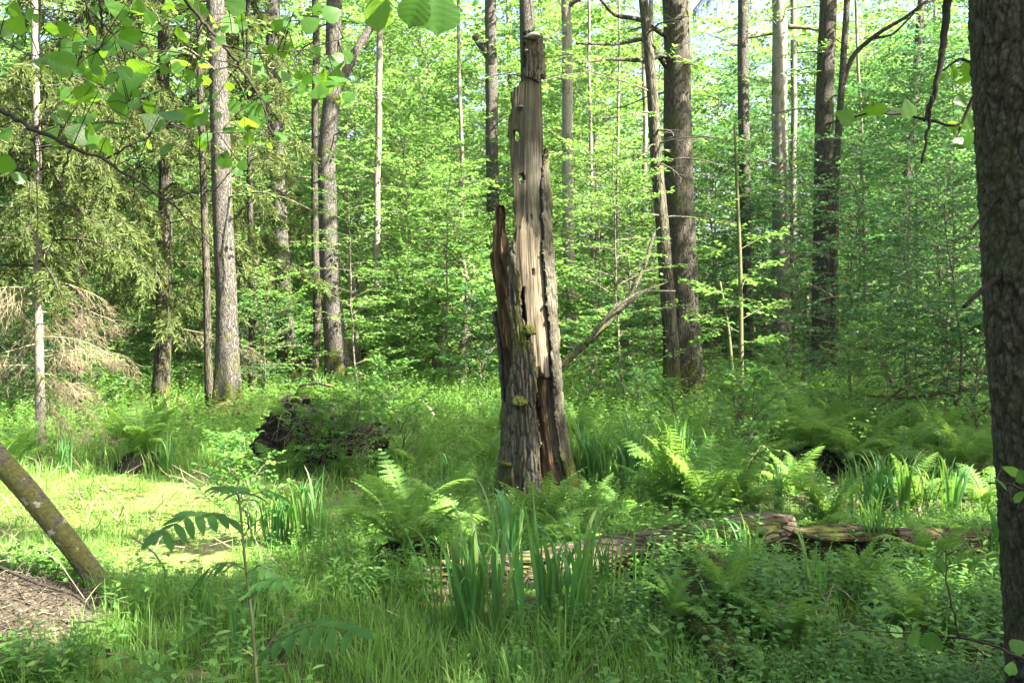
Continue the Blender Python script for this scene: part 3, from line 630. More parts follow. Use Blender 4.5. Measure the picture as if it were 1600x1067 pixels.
    keep = keep & ~(slot & (PY < 530) & False)
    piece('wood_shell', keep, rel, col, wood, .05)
    # bark: real furrowed plates over the wood
    wx = arc + .012 * (fbm(arc * 25, z * 10, 2, 3) - .5) * 2; wz = z + .06 * (fbm(arc * 14, z * 7, 3, 3) - .5)
    d1, d2, idn = cell2(wx * 34, wz * 5.5); ed = np.clip((d2 - d1) * 2.6, 0, 1)
    ridg = 1 - np.abs(2 * fbm(wx * 22, wz * 1.6, 9, 3) - 1) * 2.2
    brel = .012 + .020 * ed * (.5 + .7 * idn) + .016 * np.clip(ridg, 0, 1) + .008 * (fbm(arc * 80, z * 40, 6, 3) - .5)
    tone = np.clip(.10 + .55 * ed * (.4 + .7 * idn) + .35 * np.clip(ridg, 0, 1) + .4 * (fbm(arc * 50, z * 25, 8, 3) - .5), 0, 1)[..., None]
    bc = c(.020, .017, .012) + (c(.122, .112, .084) - c(.020, .017, .012)) * tone
    lic = sstep(.6, .72, fbm(arc * 7, z * 2.5, 61, 4))[..., None] * .35; bc = bc * (1 - lic) + lic * c(.20, .20, .15)
    mz = fbm(arc * 6, z * 2.2, 71, 4) + .42 * np.clip((PY - 640) / 150, 0, 1) * (PX > 868) + .22 * np.clip((PY - 700) / 90, 0, 1) + .16 * np.exp(-((PX - 828) / 14) ** 2 - ((PY - 530) / 22) ** 2)
    ms = sstep(.68, .80, mz)[..., None]; bc = bc * (1 - ms) + ms * c(.085, .095, .022)
    bmat = colour_mat('furrowed_bark', .95, 90, (1, 1, .35), .8, .008)
    eat = fbm(arc * 26, z * 9, 77, 3)
    for b, mk in (('bark_strip', bark1), ('bark_strip', bark2 & ~bark3), ('bark_cap', bark3)):
        soft = blur(mk.astype(float), 3)
        piece(b, (soft > .30 + .9 * (eat - .32)) & keep, brel + (ms[..., 0] * .012) - (.016 if b == 'bark_cap' else .006 * (PY < 420)), bc, bmat, .022)
    # bracket fungi
    def bracket(px, py, w, h, dep, m, label, lump=0.0, dy=None):
        th_, ph = np.meshgrid(np.linspace(0, PI, 26), np.linspace(0, 2 * PI, 22, endpoint=False), indexing='ij')
        x = np.cos(th_); rr = np.sin(th_); y = -np.abs(np.cos(ph)) ** .8 * np.sign(np.cos(ph)) * rr; zz = np.sin(ph) * rr
        zz = np.where(zz > 0, zz * 1.0, zz * .25)
        v = np.stack([x * w, y * dep, zz * h], -1) * S
        if lump: v *= (1 + lump * (fbm(v[..., 0] * 60, v[..., 1] * 60, v[..., 2] * 60, 3) - .5) * 2)[..., None]
        i = np.arange(25)[:, None] * 22; j = np.arange(22)[None]; k = (j + 1) % 22
        Fq = np.stack([i + j, i + k, i + 22 + k, i + 22 + j], -1).reshape(-1, 4)
        o = link('bracket_fungus', mesh_from('bracket_fungus', v.reshape(-1, 3), [Fq], m), t); o['label'] = label
        l, r = np.interp(py, ey, eL), np.interp(py, ey, eR); s = (px - (l + r) / 2) / ((r - l) / 2); s = max(-.98, min(.98, s))
        o.location = ((px - X0) * S, -math.sqrt(1 - s * s) * (r - l) / 2 * S * .85 - .01, (Y0 - py) * S)
        o.rotation_euler = (0, 0, math.asin(s))
    pale = plain('fungus_pale', (.20, .18, .14), (.44, .41, .34), 40, .8); mossm = plain('moss_tuft', (.035, .045, .010), (.11, .12, .025), 60, 1.0, bstr=1.0, bdist=.02)
    bracket(832, 66, 10, 7, 16, pale, 'pale bracket fungus at the broken top')
    bracket(822, 88, 3, 2.5, 5, pale, 'tiny pale bracket below the top one')
    bracket(813, 176, 5, 4, 8, plain('fungus_grey', (.06, .055, .045), (.16, .15, .12), 40, .9), 'small grey knob on the bare wood')
    bracket(812, 628, 13, 13, 13, mossm, 'moss covered bracket on the bark', .5)
    bracket(794, 722, 13, 8, 15, mossm, 'moss covered bracket at lower left', .4)
    bracket(826, 520, 10, 14, 6, mossm, 'moss cushion on the bark edge', .5)
    return t
snag()

# ------------------------------------------------------------------ leafy undergrowth trees, shrubs, saplings
def understory(seed, H, R, n, size, z0=.25, n_tw=13, n_lf=9, shape='dome', el=(0, .5), m='leaf', tmpl=LEAFW, limb_r=.022, tw=.5, rad=.05, start=.2, tone0=.5):
    rng = np.random.default_rng(seed); z = np.linspace(0, H, 14)
    Q = np.stack([np.cumsum(rng.normal(0, .03, 14)), np.cumsum(rng.normal(0, .03, 14)), z], -1); Q[0] = [0, 0, -.1]
    tr = MB(); tr.tube(Q, np.linspace(rad, rad * .15, 14), 8, noise=.05)
    wood, lv = crown_parts(rng, Q, z0 * H, H * .98, R, n, n_tw, n_lf, size, el=el, shape=shape, tmpl=tmpl, limb_r=limb_r, tw=tw, start=start, tone0=tone0)
    return [('trunk', tr.mesh('young_trunk', M['limb'])), ('branch', wood.mesh('branch', M['limb'])), ('crown', lv.mesh('crown_leaves', M[m]))]
UT = [understory(101, 8.5, 2.7, 84, .105, .05, tone0=.62), understory(102, 10.5, 2.9, 92, .110, .08, tone0=.42), understory(103, 7.0, 2.5, 76, .10, .03), understory(104, 13.5, 3.1, 104, .115, .12, tone0=.68),
      understory(105, 7.5, 2.8, 82, .105, .03, m='leaf_shaded'), understory(106, 10, 3.0, 90, .11, .05, m='leaf_shaded')]
def put(variant, name, label, cat, loc, rz, s, group):
    t = thing(name, loc, label, cat, group); t.rotation_euler = (0, 0, rz); t.scale = (s, s, s)
    for pn, me in variant: link(pn, me, t)
    return t
gu = 'leafy young trees of the thicket'
UNDER = [  # px, distance, variant, scale, label
    (30, 21, 4, .85, 'bushy shaded young tree at the far left edge behind the pale dead twigs'), (150, 25, 0, 1.0, 'bright leafy young tree behind the spruce boughs at far left'),
    (205, 31, 1, 1.0, 'tall bright young tree between the two left spruces'), (290, 27, 2, .9, 'low bushy young tree seen between the dark spruce and the grey alder'),
    (390, 31, 1, 1.0, 'bright young tree in the gap between the grey alder and second tall trunk'), (455, 34, 3, 1.0, 'tall young tree directly behind the second tall trunk'),
    (560, 31, 0, 1.05, 'sunny young tree between the forked trunk and the slim pale trunk'), (555, 40, 3, 1.1, 'high leafy young tree filling the gap above the forked limb'),
    (640, 29, 2, 1.05, 'low spreading young tree with layered sprays right of the slim pale trunk'), (672, 36, 3, 1.05, 'tall lime green young tree at the middle of the bright gap'),
    (705, 26, 2, .75, 'small dense young tree low beside the snag on its left'), (760, 33, 1, 1.0, 'leafy young tree hiding the far trunk left of the snag'),
    (850, 37, 3, 1.0, 'tall young tree behind the snag and the grey trunk'), (935, 31, 1, .95, 'young tree among the thin pale stems right of the snag'),
    (985, 24, 2, .75, 'low young tree under the dead slanting limb'), (1010, 36, 3, 1.05, 'tall young tree behind the pale curving stems'),
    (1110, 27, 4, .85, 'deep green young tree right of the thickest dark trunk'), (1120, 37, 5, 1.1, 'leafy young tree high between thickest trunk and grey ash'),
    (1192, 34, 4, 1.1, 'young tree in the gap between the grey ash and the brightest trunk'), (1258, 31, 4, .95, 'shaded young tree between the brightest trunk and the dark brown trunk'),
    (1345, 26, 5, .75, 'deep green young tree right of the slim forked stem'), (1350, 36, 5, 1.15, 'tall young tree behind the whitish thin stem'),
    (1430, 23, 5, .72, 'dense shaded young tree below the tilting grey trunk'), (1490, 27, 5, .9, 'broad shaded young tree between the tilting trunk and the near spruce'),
    (1480, 18, 4, .55, 'small dark leafy young tree just left of the near spruce'), (1535, 33, 5, 1.25, 'tall young tree whose top fills the right gap beside the near spruce'),
    (1440, 40, 3, 1.1, 'high bright young tree above the tilting grey trunk'), (1280, 42, 3, 1.15, 'far bright young tree above the dark brown trunk'),
    (330, 41, 3, 1.1, 'far tall young tree above the grey alder'), (900, 44, 3, 1.1, 'far tall young tree in the gap over the pale trunk'),
]
for k, (px, d, v, s, lab) in enumerate(UNDER):
    x = (px - 800) / F * d
    put(UT[v], 'young_tree', lab, 'young tree', (x, d, float(ground_z(x, d))), k * 1.7, s, gu)
# low shrubs
SH = [understory(201, 1.5, .75, 26, .06, .12, 9, 7, el=(.1, .8), tmpl=LEAF6, limb_r=.008, rad=.014), understory(202, 1.1, .8, 24, .055, .08, 9, 7, el=(.1, .8), m='leaf_shaded', tmpl=LEAF6, limb_r=.008, rad=.012),
      understory(203, 2.4, .95, 30, .065, .18, 9, 7, el=(0, .6), tmpl=LEAF6, limb_r=.010, rad=.018), understory(204, .8, .5, 18, .05, .1, 8, 6, el=(.2, .9), tmpl=LEAF6, limb_r=.006, rad=.009)]
SH += [understory(301, 5.5, 1.25, 30, .075, .14, 9, 7, el=(0, .5), tmpl=LEAF6, limb_r=.012, rad=.026, start=.3, tone0=.6), understory(302, 4.2, 1.4, 30, .07, .12, 9, 7, el=(0, .4), m='leaf_shaded', tmpl=LEAF6, limb_r=.011, rad=.022, start=.25),
       understory(303, 3.0, 1.3, 30, .065, .05, 10, 8, el=(0, .7), tmpl=LEAF6, limb_r=.010, rad=.018, tone0=.7)]
gs = 'low leafy shrubs in the undergrowth'
SHRUBS = [
    (125, 640, 0, 1.2, 'pale leafy shrub at the foot of the dark left spruce boughs'), (165, 668, 3, 1.3, 'small bright shrub left of the fern by the wet hollow'), (28, 655, 1, 1.5, 'low shaded shrub behind the thin pale stem at far left'),
    (395, 622, 1, 1.6, 'low shrub between the grey alder foot and the root mound'), (570, 762, 2, .5, 'loose bright shrub growing over the right side of the root mound'), (545, 766, 0, .62, 'rounded leafy shrub in front of the right half of the root mound'), (606, 730, 3, 1.3, 'sparse little shrub right of the root mound'),
    (480, 762, 0, .55, 'small shrub in front of the root mound'), (700, 605, 0, 1.7, 'sunlit shrub in the gap left of the snag'), (755, 625, 1, 1.6, 'shrub touching the left side of the snag, half way up its foot'),
    (640, 590, 0, 2.0, 'low bright shrub beyond the sunny clearing'), (935, 600, 0, 1.7, 'leafy shrub under the slanting dead limb'), (960, 640, 1, 1.5, 'low shrub behind the iris bank right of the snag'),
    (1010, 665, 1, .7, 'small dark shrub between iris bank and thickest dark trunk'), (915, 655, 3, 1.8, 'little shrub close to the right side of the snag'), (1115, 640, 2, .45, 'upright shrub right of the thickest trunk foot'),
    (1200, 620, 0, .7, 'shrub at the foot of the brightest sunlit trunk'), (1250, 625, 1, .8, 'dark shrub left of the dark brown trunk foot'), (1340, 640, 2, .55, 'tall loose shrub right of the dark brown trunk foot'),
    (1400, 665, 1, 1.5, 'broad shrub behind the wide fern on the right'), (1470, 680, 2, .85, 'shrub before the dark fallen boughs on the right'), (1530, 690, 1, 1.4, 'dark shrub at the foot of the near spruce, behind it'),
    (1190, 790, 3, 1.25, 'bright maple like shrub above the right end of the rotten log'), (1165, 700, 0, .7, 'small shrub below the twin stemmed sapling'), (1050, 690, 3, .9, 'low bright shrub above the tall fern'),
    (85, 605, 0, 2.0, 'shrub in the shade far behind the thin pale stem'), (290, 600, 1, 2.0, 'far low shrub between dark spruce and grey alder'),
]
for k, (px, py, v, s, lab) in enumerate(SHRUBS):
    put(SH[v], 'shrub', lab, 'shrub', spot(px, py), k * 2.1, s, gs)

g5 = 'thin saplings in front of the tall trunks'
for k, (px, d, v, s_, lab) in enumerate([
    (978, 17, 4, 1.0, 'thin leafy sapling just left of the crooked mossy trunk'), 
    (1248, 19, 5, 1.0, 'thin shaded sapling left of the dark brown trunk'), (1330, 18, 5, 1.2, 'thin shaded sapling right of the slim forked stem'), (1420, 16, 5, 1.1, 'thin dark sapling before the tilting grey trunk'), (1490, 14, 5, 1.0, 'thin dark sapling nearest the near spruce'),
    (940, 18, 4, .9, 'thin bright sapling right of the snag'), (1222, 15, 6, .42, 'spreading sapling below the brightest trunk'), (1325, 14, 6, .45, 'spreading sapling behind the tussock fern on the right'),
    (1390, 13.5, 6, .6, 'spreading sapling behind the wide ferns on the right'), (700, 22, 4, 1.0, 'thin sapling left of the snag spike'), (640, 23, 6, 1.0, 'spreading sapling in the sunny gap left of the snag'), (560, 20, 4, .9, 'thin sapling in front of the slim pale trunk'),
    (410, 19, 6, .8, 'spreading sapling between the grey alder and second tall trunk'), (290, 20, 6, .8, 'spreading sapling between the dark spruce and the grey alder'), (110, 17, 6, .7, 'spreading sapling behind the tan dead twigs'), (25, 16, 6, .7, 'spreading sapling at the far left edge')]):
    x = (px - 800) / F * d; put(SH[v], 'sapling', lab, 'sapling', (x, d, float(ground_z(x, d))), k * 2.3, s_, g5)
# twin stemmed sapling with bright tufts
def sapling():
    d = 14.2; base = spot(1160, 680); base = np.array([(1160 - 800) / F * d, d, float(ground_z((1160 - 800) / F * d, d))])
    t = thing('sapling', base, 'twin stemmed sapling with bright leaf tufts before the thickest trunk', 'sapling')
    rng = np.random.default_rng(4)
    for pts, w in (([(1160, 690), (1158, 560), (1157, 420), (1152, 300), (1148, 200)], 10), ([(1155, 690), (1146, 600), (1138, 510), (1125, 440)], 9)):
        P = np.array([at(a, b, d) for a, b in pts]) - base; P = interp(P, np.linspace(0, 1, 20)); P[1:-1] = (P[:-2] + 2 * P[1:-1] + P[2:]) / 4
        mb = MB(); mb.tube(P, np.linspace(w, w * .35, 20) / F * d / 2, 8); mb.build('stem', M['stem'], t)
    wd, lv = MB(), MB()
    for (a, b, c_, e, dd) in [(1157, 520, 1080, 490, -.5), (1157, 500, 1225, 470, .3), (1157, 470, 1100, 455, -.2), (1140, 520, 1090, 530, .2), (1157, 440, 1215, 410, -.4), (1156, 400, 1095, 390, .3), (1156, 390, 1225, 360, .2),
                              (1153, 330, 1100, 320, -.3), (1152, 310, 1205, 290, .3), (1157, 540, 1210, 530, -.6), (1150, 260, 1110, 240, .1), (1150, 250, 1190, 215, .1), (1130, 460, 1075, 440, .5), (1157, 485, 1150, 470, -.9), (1157, 455, 1170, 430, .9)]:
        P = interp(np.array([at(a, b, d), at((a + c_) / 2, (b + e) / 2 - 4, d + dd * .5), at(c_, e, d + dd)]) - base, np.linspace(0, 1, 7))
        wd.tube(P, np.linspace(.008, .003, 7), 4, cap=False); leaf_sprays(rng, wd, lv, P, .005, 11, 7, .36, .085, LEAF6, flat=.3, tone0=.75)
    wd.build('branch', M['stem'], t); lv.build('crown', M['leaf'], t)
sapling()

# ------------------------------------------------------------------ ferns
def frond_mesh(seed, L=.8, e0=1.25, e1=-.25, w=.15, nv=18):
    rng = np.random.default_rng(seed); mb = MB(); n = 28; t = np.linspace(0, 1, n); e = e0 + (e1 - e0) * t ** 1.5
    st = np.stack([np.cos(e), 0 * e + rng.normal(0, .02), np.sin(e)], -1) * L / (n - 1); P = np.concatenate([[np.zeros(3)], np.cumsum(st[:-1], 0)])
    mb.tube(P, np.linspace(.0045, .0012, n), 4, rnd=.9, cap=False)
    tv = np.linspace(.12, .985, nv); B = interp(P, tv); D = unit(interp(P, np.clip(tv + .03, 0, 1)) - interp(P, np.clip(tv - .03, 0, 1)))
    plen = w * np.sin(PI * np.clip(tv, 0, 1) ** .75) ** .8 * (1.05 - .25 * tv) + .008
    K = 7
    for sg in (-1, 1):
        side = np.array([0, sg, 0.0]); pd = unit(D * .42 + side + rng.normal(0, .08, (nv, 3)) + np.array([0, 0, -.16]))
        up = unit(np.cross(D, side) * sg); up = np.where(up[:, 2:] < 0, -up, up)
        mb.leaves(LEAF4, B, pd, up, plen * 1.02, .5, .10)
        u = np.linspace(.08, .95, K)
        pos = B[:, None] + pd[:, None] * (u[None] * plen[:, None])[..., None]; pos[..., 2] -= .10 * (u[None] ** 2) * plen[:, None]
        ls = (L / nv * .60 * (1.15 - .8 * u[None]) * np.clip(plen[:, None] / w + .25, 0, 1))
        for s2 in (-1, 1):
            q = unit(np.cross(up, pd)) * s2; ax = q[:, None] * .9 + pd[:, None] * .6 + rng.normal(0, .08, pos.shape)
            mb.leaves(LEAF4, pos.reshape(-1, 3), ax.reshape(-1, 3), np.broadcast_to(up[:, None], pos.shape).reshape(-1, 3) + rng.normal(0, .12, (nv * K, 3)), ls.ravel(), np.clip(rng.normal(.5, .2) + rng.normal(0, .12, nv * K), 0, 1), 1.35)
    return mb.mesh('frond', M['fern'])
FR = [frond_mesh(1, e0=1.35, e1=.1), frond_mesh(2, e0=1.2, e1=-.4), frond_mesh(3, e0=1.0, e1=-.6), frond_mesh(4, e0=1.4, e1=.55), frond_mesh(5, e0=1.15, e1=-.1, w=.18)]
def lump_mesh(name, seed, m, sx=1, sy=1, sz=1, amp=.35, n=34, freq=3.0):
    th, ph = np.meshgrid(np.linspace(0, PI, n), np.linspace(0, 2 * PI, n * 2, endpoint=False), indexing='ij')
    d = np.stack([np.sin(th) * np.cos(ph), np.sin(th) * np.sin(ph), np.cos(th)], -1)
    r = 1 + amp * 2 * (fbm(d[..., 0] * freq + seed, d[..., 1] * freq, d[..., 2] * freq, 5) - .5); v = d * r[..., None] * np.array([sx, sy, sz])
    k2 = n * 2; i = np.arange(n - 1)[:, None] * k2; j = np.arange(k2)[None]; k = (j + 1) % k2
    return mesh_from(name, v.reshape(-1, 3), [np.stack([i + j, i + k2 + j, i + k2 + k, i + k], -1).reshape(-1, 4)], m)
M['earth'] = plain('peaty_earth', (.006, .005, .0035), (.032, .026, .017), 30, .95, bstr=1, bdist=.06)
M['mossbed'] = plain('moss_bed', (.020, .026, .008), (.075, .090, .020), 14, 1.0, bstr=1, bdist=.03)
MOUND = lump_mesh('root_mound', 3, M['earth'], 1, 1, .9, .3)
gf = 'lady ferns in the marsh'
FERNS = [ # px, py, frond length, fronds, upright bias 0..1, mound, label
    (640, 890, .62, 17, .4, 1, 'large lacy fern on a dark tussock left of the foreground iris'), (600, 800, .5, 12, .4, 0, 'fern behind the large tussock fern, nearer the hollow'),
    (700, 812, .55, 13, .4, 0, 'fern between the tussock fern and the snag foot'), (730, 860, .45, 11, .5, 0, 'small fern amid white flowers below the snag'),
    (840, 835, .52, 14, .5, 0, 'light green fern curling up right before the snag foot'), (915, 832, .42, 12, .5, 0, 'fern at the right root of the snag'),
    (890, 872, .45, 12, .3, 0, 'low fern behind the tall foreground iris blades'), (970, 836, .40, 11, .4, 0, 'fern between snag roots and the tall upright ferns'),
    (1050, 815, .75, 15, .7, 0, 'tall upright fern left of the rotten log crest'), (1110, 830, .72, 16, .6, 0, 'tall upright fern right above the rotten log crest'),
    (1150, 812, .6, 13, .5, 0, 'fern partly behind the maple like shrub'), (1265, 735, .85, 16, .75, 1, 'tall dark fern standing on an earthy tussock'),
    (1340, 738, .8, 16, .3, 0, 'wide bushy fern right of the earthy tussock'), (1410, 735, .75, 15, .3, 0, 'wide bushy fern second from the earthy tussock'),
    (1500, 745, .7, 12, .5, 0, 'yellowish fern behind the sunlit iris'), (1290, 850, .6, 13, .85, 0, 'bright upright fern at the left of the sunlit iris'), (1235, 780, .55, 12, .5, 0, 'fern sloping over the dark tussock edge'),
    (1455, 905, .48, 15, .3, 0, 'low feathery fern in front of the right end of the log'), (225, 738, .75, 17, .4, 1, 'fern clump with iris at the back of the wet hollow'),
    (28, 735, .6, 13, .5, 0, 'sunny fern at the far left by the thin pale stem'), (440, 756, .6, 12, .5, 0, 'fern drooping over the left side of the root mound'), (548, 757, .5, 11, .4, 0, 'fern at the right foot of the root mound'),
    (1195, 915, .32, 11, .3, 0, 'small fern in front of the foreground iris leaves, right'), (1090, 900, .3, 10, .3, 0, 'small fern on top of the overgrown mossy log'), (1130, 985, .34, 11, .2, 0, 'small fern in the middle of the overgrown mossy log'),
    (1060, 1010, .3, 10, .2, 0, 'small fern low on the overgrown mossy log at its left side'), (1230, 1010, .34, 11, .3, 0, 'small fern right of the overgrown mossy log'), (1545, 800, .5, 11, .5, 0, 'fern tucked at the left of the near spruce foot'),
    (760, 735, .5, 11, .4, 0, 'pale fern just left behind the snag foot'), (650, 745, .5, 11, .4, 0, 'fern in the grass right of the root mound'), (1030, 770, .6, 12, .6, 0, 'fern at the right end of the iris bank'),
    (1420, 800, .5, 10, .4, 0, 'fern among the sunlit iris blades'), (1520, 870, .4, 10, .4, 0, 'small fern behind the dark log end'),
    (1090, 725, .7, 13, .6, 0, 'tall fern left of the maple like shrub, farther back'), (1180, 742, .6, 12, .6, 0, 'fern standing behind the maple like shrub'),
    (1230, 690, .7, 13, .6, 0, 'shaded fern left behind the earthy tussock'), (1320, 690, .7, 13, .6, 0, 'shaded fern right behind the earthy tussock'), (1460, 700, .7, 13, .5, 0, 'shaded fern under the dark fallen boughs'), (1535, 730, .6, 11, .5, 0, 'shaded fern beside the near spruce, farthest back'),
    (905, 700, .6, 11, .5, 0, 'fern farther behind the right side of the snag'), (780, 690, .6, 11, .5, 0, 'fern farther behind the left side of the snag'), (560, 850, .45, 11, .4, 0, 'low fern between the wet hollow and the tussock fern'),
    (1010, 880, .4, 11, .5, 0, 'fern between the central iris and the overgrown mossy log'), (1340, 930, .35, 10, .3, 0, 'small fern in the herbs before the reddish log'), (1420, 985, .32, 10, .3, 0, 'small fern low in the right foreground'),
]
for k, (px, py, L, n, upb, mound, lab) in enumerate(FERNS):
    rng = np.random.default_rng(500 + k); p = spot(px, py)
    if 1000 < px < 1150 and py > 880: p[2] += .14
    t = thing('fern', p, lab, 'fern', gf)
    if mound:
        o = link('root_mound', MOUND, t); place(o, (0, 0, .0), k, (.26 * L / .6, .26 * L / .6, .22 * L / .6))
    for q in range(n):
        me = FR[int(rng.choice([3, 0, 4, 1, 2], p=np.array([upb * .5, .25, .2, .2, .35 - .5 * upb + .15]) / (np.array([upb * .5, .25, .2, .2, .35 - .5 * upb + .15]).sum())))] if upb < .9 else FR[3]
        o = link('frond', me, t); s = L / .8 * 1.18 * rng.uniform(.65, 1.12)
        place(o, (rng.normal(0, .02), rng.normal(0, .02), .15 * L if mound else 0.0), q * 2.39996 + rng.normal(0, .25), s, rng.normal(0, .15), rng.normal(0, .12))

# ------------------------------------------------------------------ yellow flag iris
def iris_fan(seed, H=.7, n=5, arch=.3):
    rng = np.random.default_rng(seed); mb = MB()
    for q in range(n):
        h = H * rng.uniform(.65, 1.08); ns = 12; u = np.linspace(0, 1, ns); a = (q - (n - 1) / 2) * .09 + rng.normal(0, .05); az = rng.normal(0, .5)
        b = max(0, rng.normal(arch, .35)); th = a + np.sign(a + 1e-3) * b * np.clip((u - .45) / .55, 0, 1) ** 2 * 2.4
        st = np.stack([np.sin(th), .14 * np.sin(az) + 0 * th, np.cos(th)], -1) * h / (ns - 1); P = np.concatenate([[[(q - n / 2) * .010, 0, 0]], [(q - n / 2) * .010, 0, 0] + np.cumsum(st[:-1], 0)])
        w = .0118 * rng.uniform(.75, 1.25) * np.clip(np.minimum(.75 + u, (1 - u) * 3.2), .02, 1); side = unit(np.stack([.35 * np.cos(th), np.ones(ns) * (1 if q % 2 else -1), 0 * u], -1))
        off = unit(np.cross(side, np.gradient(P, axis=0))) * (w * .35)[:, None]
        V = np.stack([P - side * w[:, None] , P + off, P + side * w[:, None]], 1).reshape(-1, 3); i = np.arange(ns - 1)[:, None] * 3; j = np.arange(2)[None]
        mb.add(V, np.stack([i + j, i + j + 1, i + 3 + j + 1, i + 3 + j], -1).reshape(-1, 4), np.clip(rng.normal(.5, .2), 0, 1))
    return mb.mesh('leaf_fan', M['iris'])
IF = [iris_fan(s, arch=a) for s, a in ((1, .2), (2, .4), (3, .6), (4, .3), (5, .9), (6, .5))]
gi = 'yellow flag iris clumps in the marsh'
IRIS = [ # px, py, height, fans, spread m, label
    (425, 862, .60, 8, .16, 'iris clump at the left half of the tall stand by the wet hollow'), (490, 862, .62, 9, .17, 'iris clump at the right half of the tall stand by the wet hollow'), (262, 752, .62, 7, .13, 'iris blades standing in front of the fern at the hollow'),
    (725, 985, .66, 7, .22, 'foreground iris clump, left one of the central stand'), (800, 990, .66, 7, .22, 'foreground iris clump in the middle of the central stand'), (870, 985, .66, 8, .22, 'foreground iris clump right of the middle in the central stand'), (945, 960, .66, 6, .22, 'foreground iris clump, right one of the central stand'),
    (805, 905, .66, 4, .07, 'few pale iris blades rising behind the central stand'), (915, 768, .74, 12, .24, 'iris clump of the bank next to the snag'), (965, 775, .78, 13, .24, 'second iris clump of the bank from the snag'), (1015, 768, .78, 13, .24, 'third iris clump of the bank from the snag'), (1070, 758, .74, 12, .24, 'last iris clump of the bank, nearest the thickest trunk'),
    (1110, 925, .50, 6, .10, 'iris clump in front of the rotten log crest, left one'), (1165, 930, .52, 7, .12, 'iris clump in front of the rotten log crest, right one'), (1268, 945, .46, 4, .06, 'narrow iris tuft before the reddish part of the log'),
    (1350, 825, .66, 7, .15, 'sunlit iris clump with arching tips, left one'), (1405, 820, .66, 8, .16, 'brilliant sunlit iris clump with arching tips, middle one'), (1465, 822, .66, 7, .15, 'sunlit iris clump with arching tips, right one'),
    (1378, 895, .66, 4, .05, 'single dark iris tuft standing before the log on the right'), (1555, 890, .56, 5, .08, 'iris tuft next to the near spruce'), (318, 990, .34, 4, .06, 'short iris tuft low in the left foreground'), (378, 1015, .32, 3, .05, 'short iris tuft behind the rowan stem'),
    (815, 1095, .30, 5, .12, 'iris leaf tips poking up at the bottom edge'), (698, 752, .45, 5, .12, 'iris tuft in the grass left behind the snag'), (100, 742, .50, 4, .08, 'iris tuft right of the thin pale stem'), (1130, 1005, .34, 3, .05, 'small iris tuft right of the overgrown mossy log'),
    (1210, 800, .5, 4, .08, 'iris tuft at the foot of the dark tussock'), (620, 760, .45, 4, .1, 'iris tuft between root mound and tussock fern'),
]
for k, (px, py, h, n, sp, lab) in enumerate(IRIS):
    rng = np.random.default_rng(700 + k); p = spot(px, py); t = thing('iris_clump', p, lab, 'iris', gi)
    for q in range(n):
        o = link('leaf_fan', IF[int(rng.integers(6))] if px < 1320 or px > 1480 else IF[int(rng.choice([2, 4, 5]))], t); s = h / .7 * rng.uniform(.8, 1.1)
        a = rng.uniform(0, 2 * PI); r = sp * math.sqrt(rng.random()); place(o, (r * math.cos(a), r * math.sin(a) * .7, -.01), rng.uniform(0, 2 * PI), s, rng.normal(0, .07), rng.normal(0, .09))

# ------------------------------------------------------------------ logs, root plate, leaning trunk
M['rotlog'] = bark_mat('rotten_log', (.012, .009, .007), (.042, .033, .024), (.098, .080, .058), 9, (.18, 1, 1), moss=.05, lichen=.35, bstr=1, bdist=.03)
M['redrot'] = bark_mat('reddish_rot', (.012, .008, .006), (.054, .035, .024), (.105, .076, .053), 10, (.15, 1, 1), moss=.05, lichen=.25, bstr=1, bdist=.03)
def log(name, label, pts, rad, m, parts=(), seed=0, sides=32, noise_=.42, cat='log'):
    P = np.array(pts, float); P[:, 2] += .05 * (name == 'fallen_log'); base = P[0].copy(); t = thing(name, base, label, cat)
    Q = interp(P - base, np.linspace(0, 1, 60)); Q[1:-1] = (Q[:-2] + 2 * Q[1:-1] + Q[2:]) / 4
    u = np.linspace(0, 1, 60); R = np.interp(u, np.linspace(0, 1, len(rad)), rad)
    mb = MB(); mb.tube(Q, R, sides, noise=noise_); mb.build('trunk', M[m], t)
    return t, base
def slab(t, base, A, B, w, h, m, seed, tilt=.2):
    """a long splintered sheet of wood lying on a log"""
    rng = np.random.default_rng(seed); A = np.array(A) - base; B = np.array(B) - base; n = 40; u = np.linspace(0, 1, n); P = A + (B - A) * u[:, None]
    wid = w * np.clip(np.minimum(u * 5, (1 - u) * 4), .08, 1) * (.7 + .6 * fbm(u * 6, seed, 0, 3)); P[:, 2] += .05; side = unit(np.array([0, -math.cos(tilt), -math.sin(tilt)]))
    c = np.linspace(-1, 1, 9); V = P[:, None] + side * (c[None] * wid[:, None])[..., None]
    V[..., 2] += h * (1 - c[None] ** 2) * .6 + .03 * (fbm(u[:, None] * 4, c[None] * 4, seed, 4) - .5)
    i = np.arange(n - 1)[:, None] * 9; j = np.arange(8)[None]
    o = link('splintered_wood', mesh_from('splintered_wood', V.reshape(-1, 3), [np.stack([i + j, i + j + 1, i + 9 + j + 1, i + 9 + j], -1).reshape(-1, 4)], M[m]), t)
    sm = o.modifiers.new('thickness', 'SOLIDIFY'); sm.thickness = .025
t, b = log('fallen_log', 'rotten brown log lying across behind the foreground iris up to the raised crest', [at(660, 915, 6.05), at(800, 905, 6.1), at(950, 880, 6.3), at(1080, 860, 6.5), at(1180, 844, 6.6), at(1238, 843, 6.62)], [.05, .11, .12, .135, .14, .11], 'rotlog')
slab(t, b, at(1085, 846, 6.45), at(1238, 826, 6.55), .10, .05, 'redrot', 4); slab(t, b, at(690, 896, 6.0), at(900, 876, 6.1), .06, .04, 'rotlog', 9)
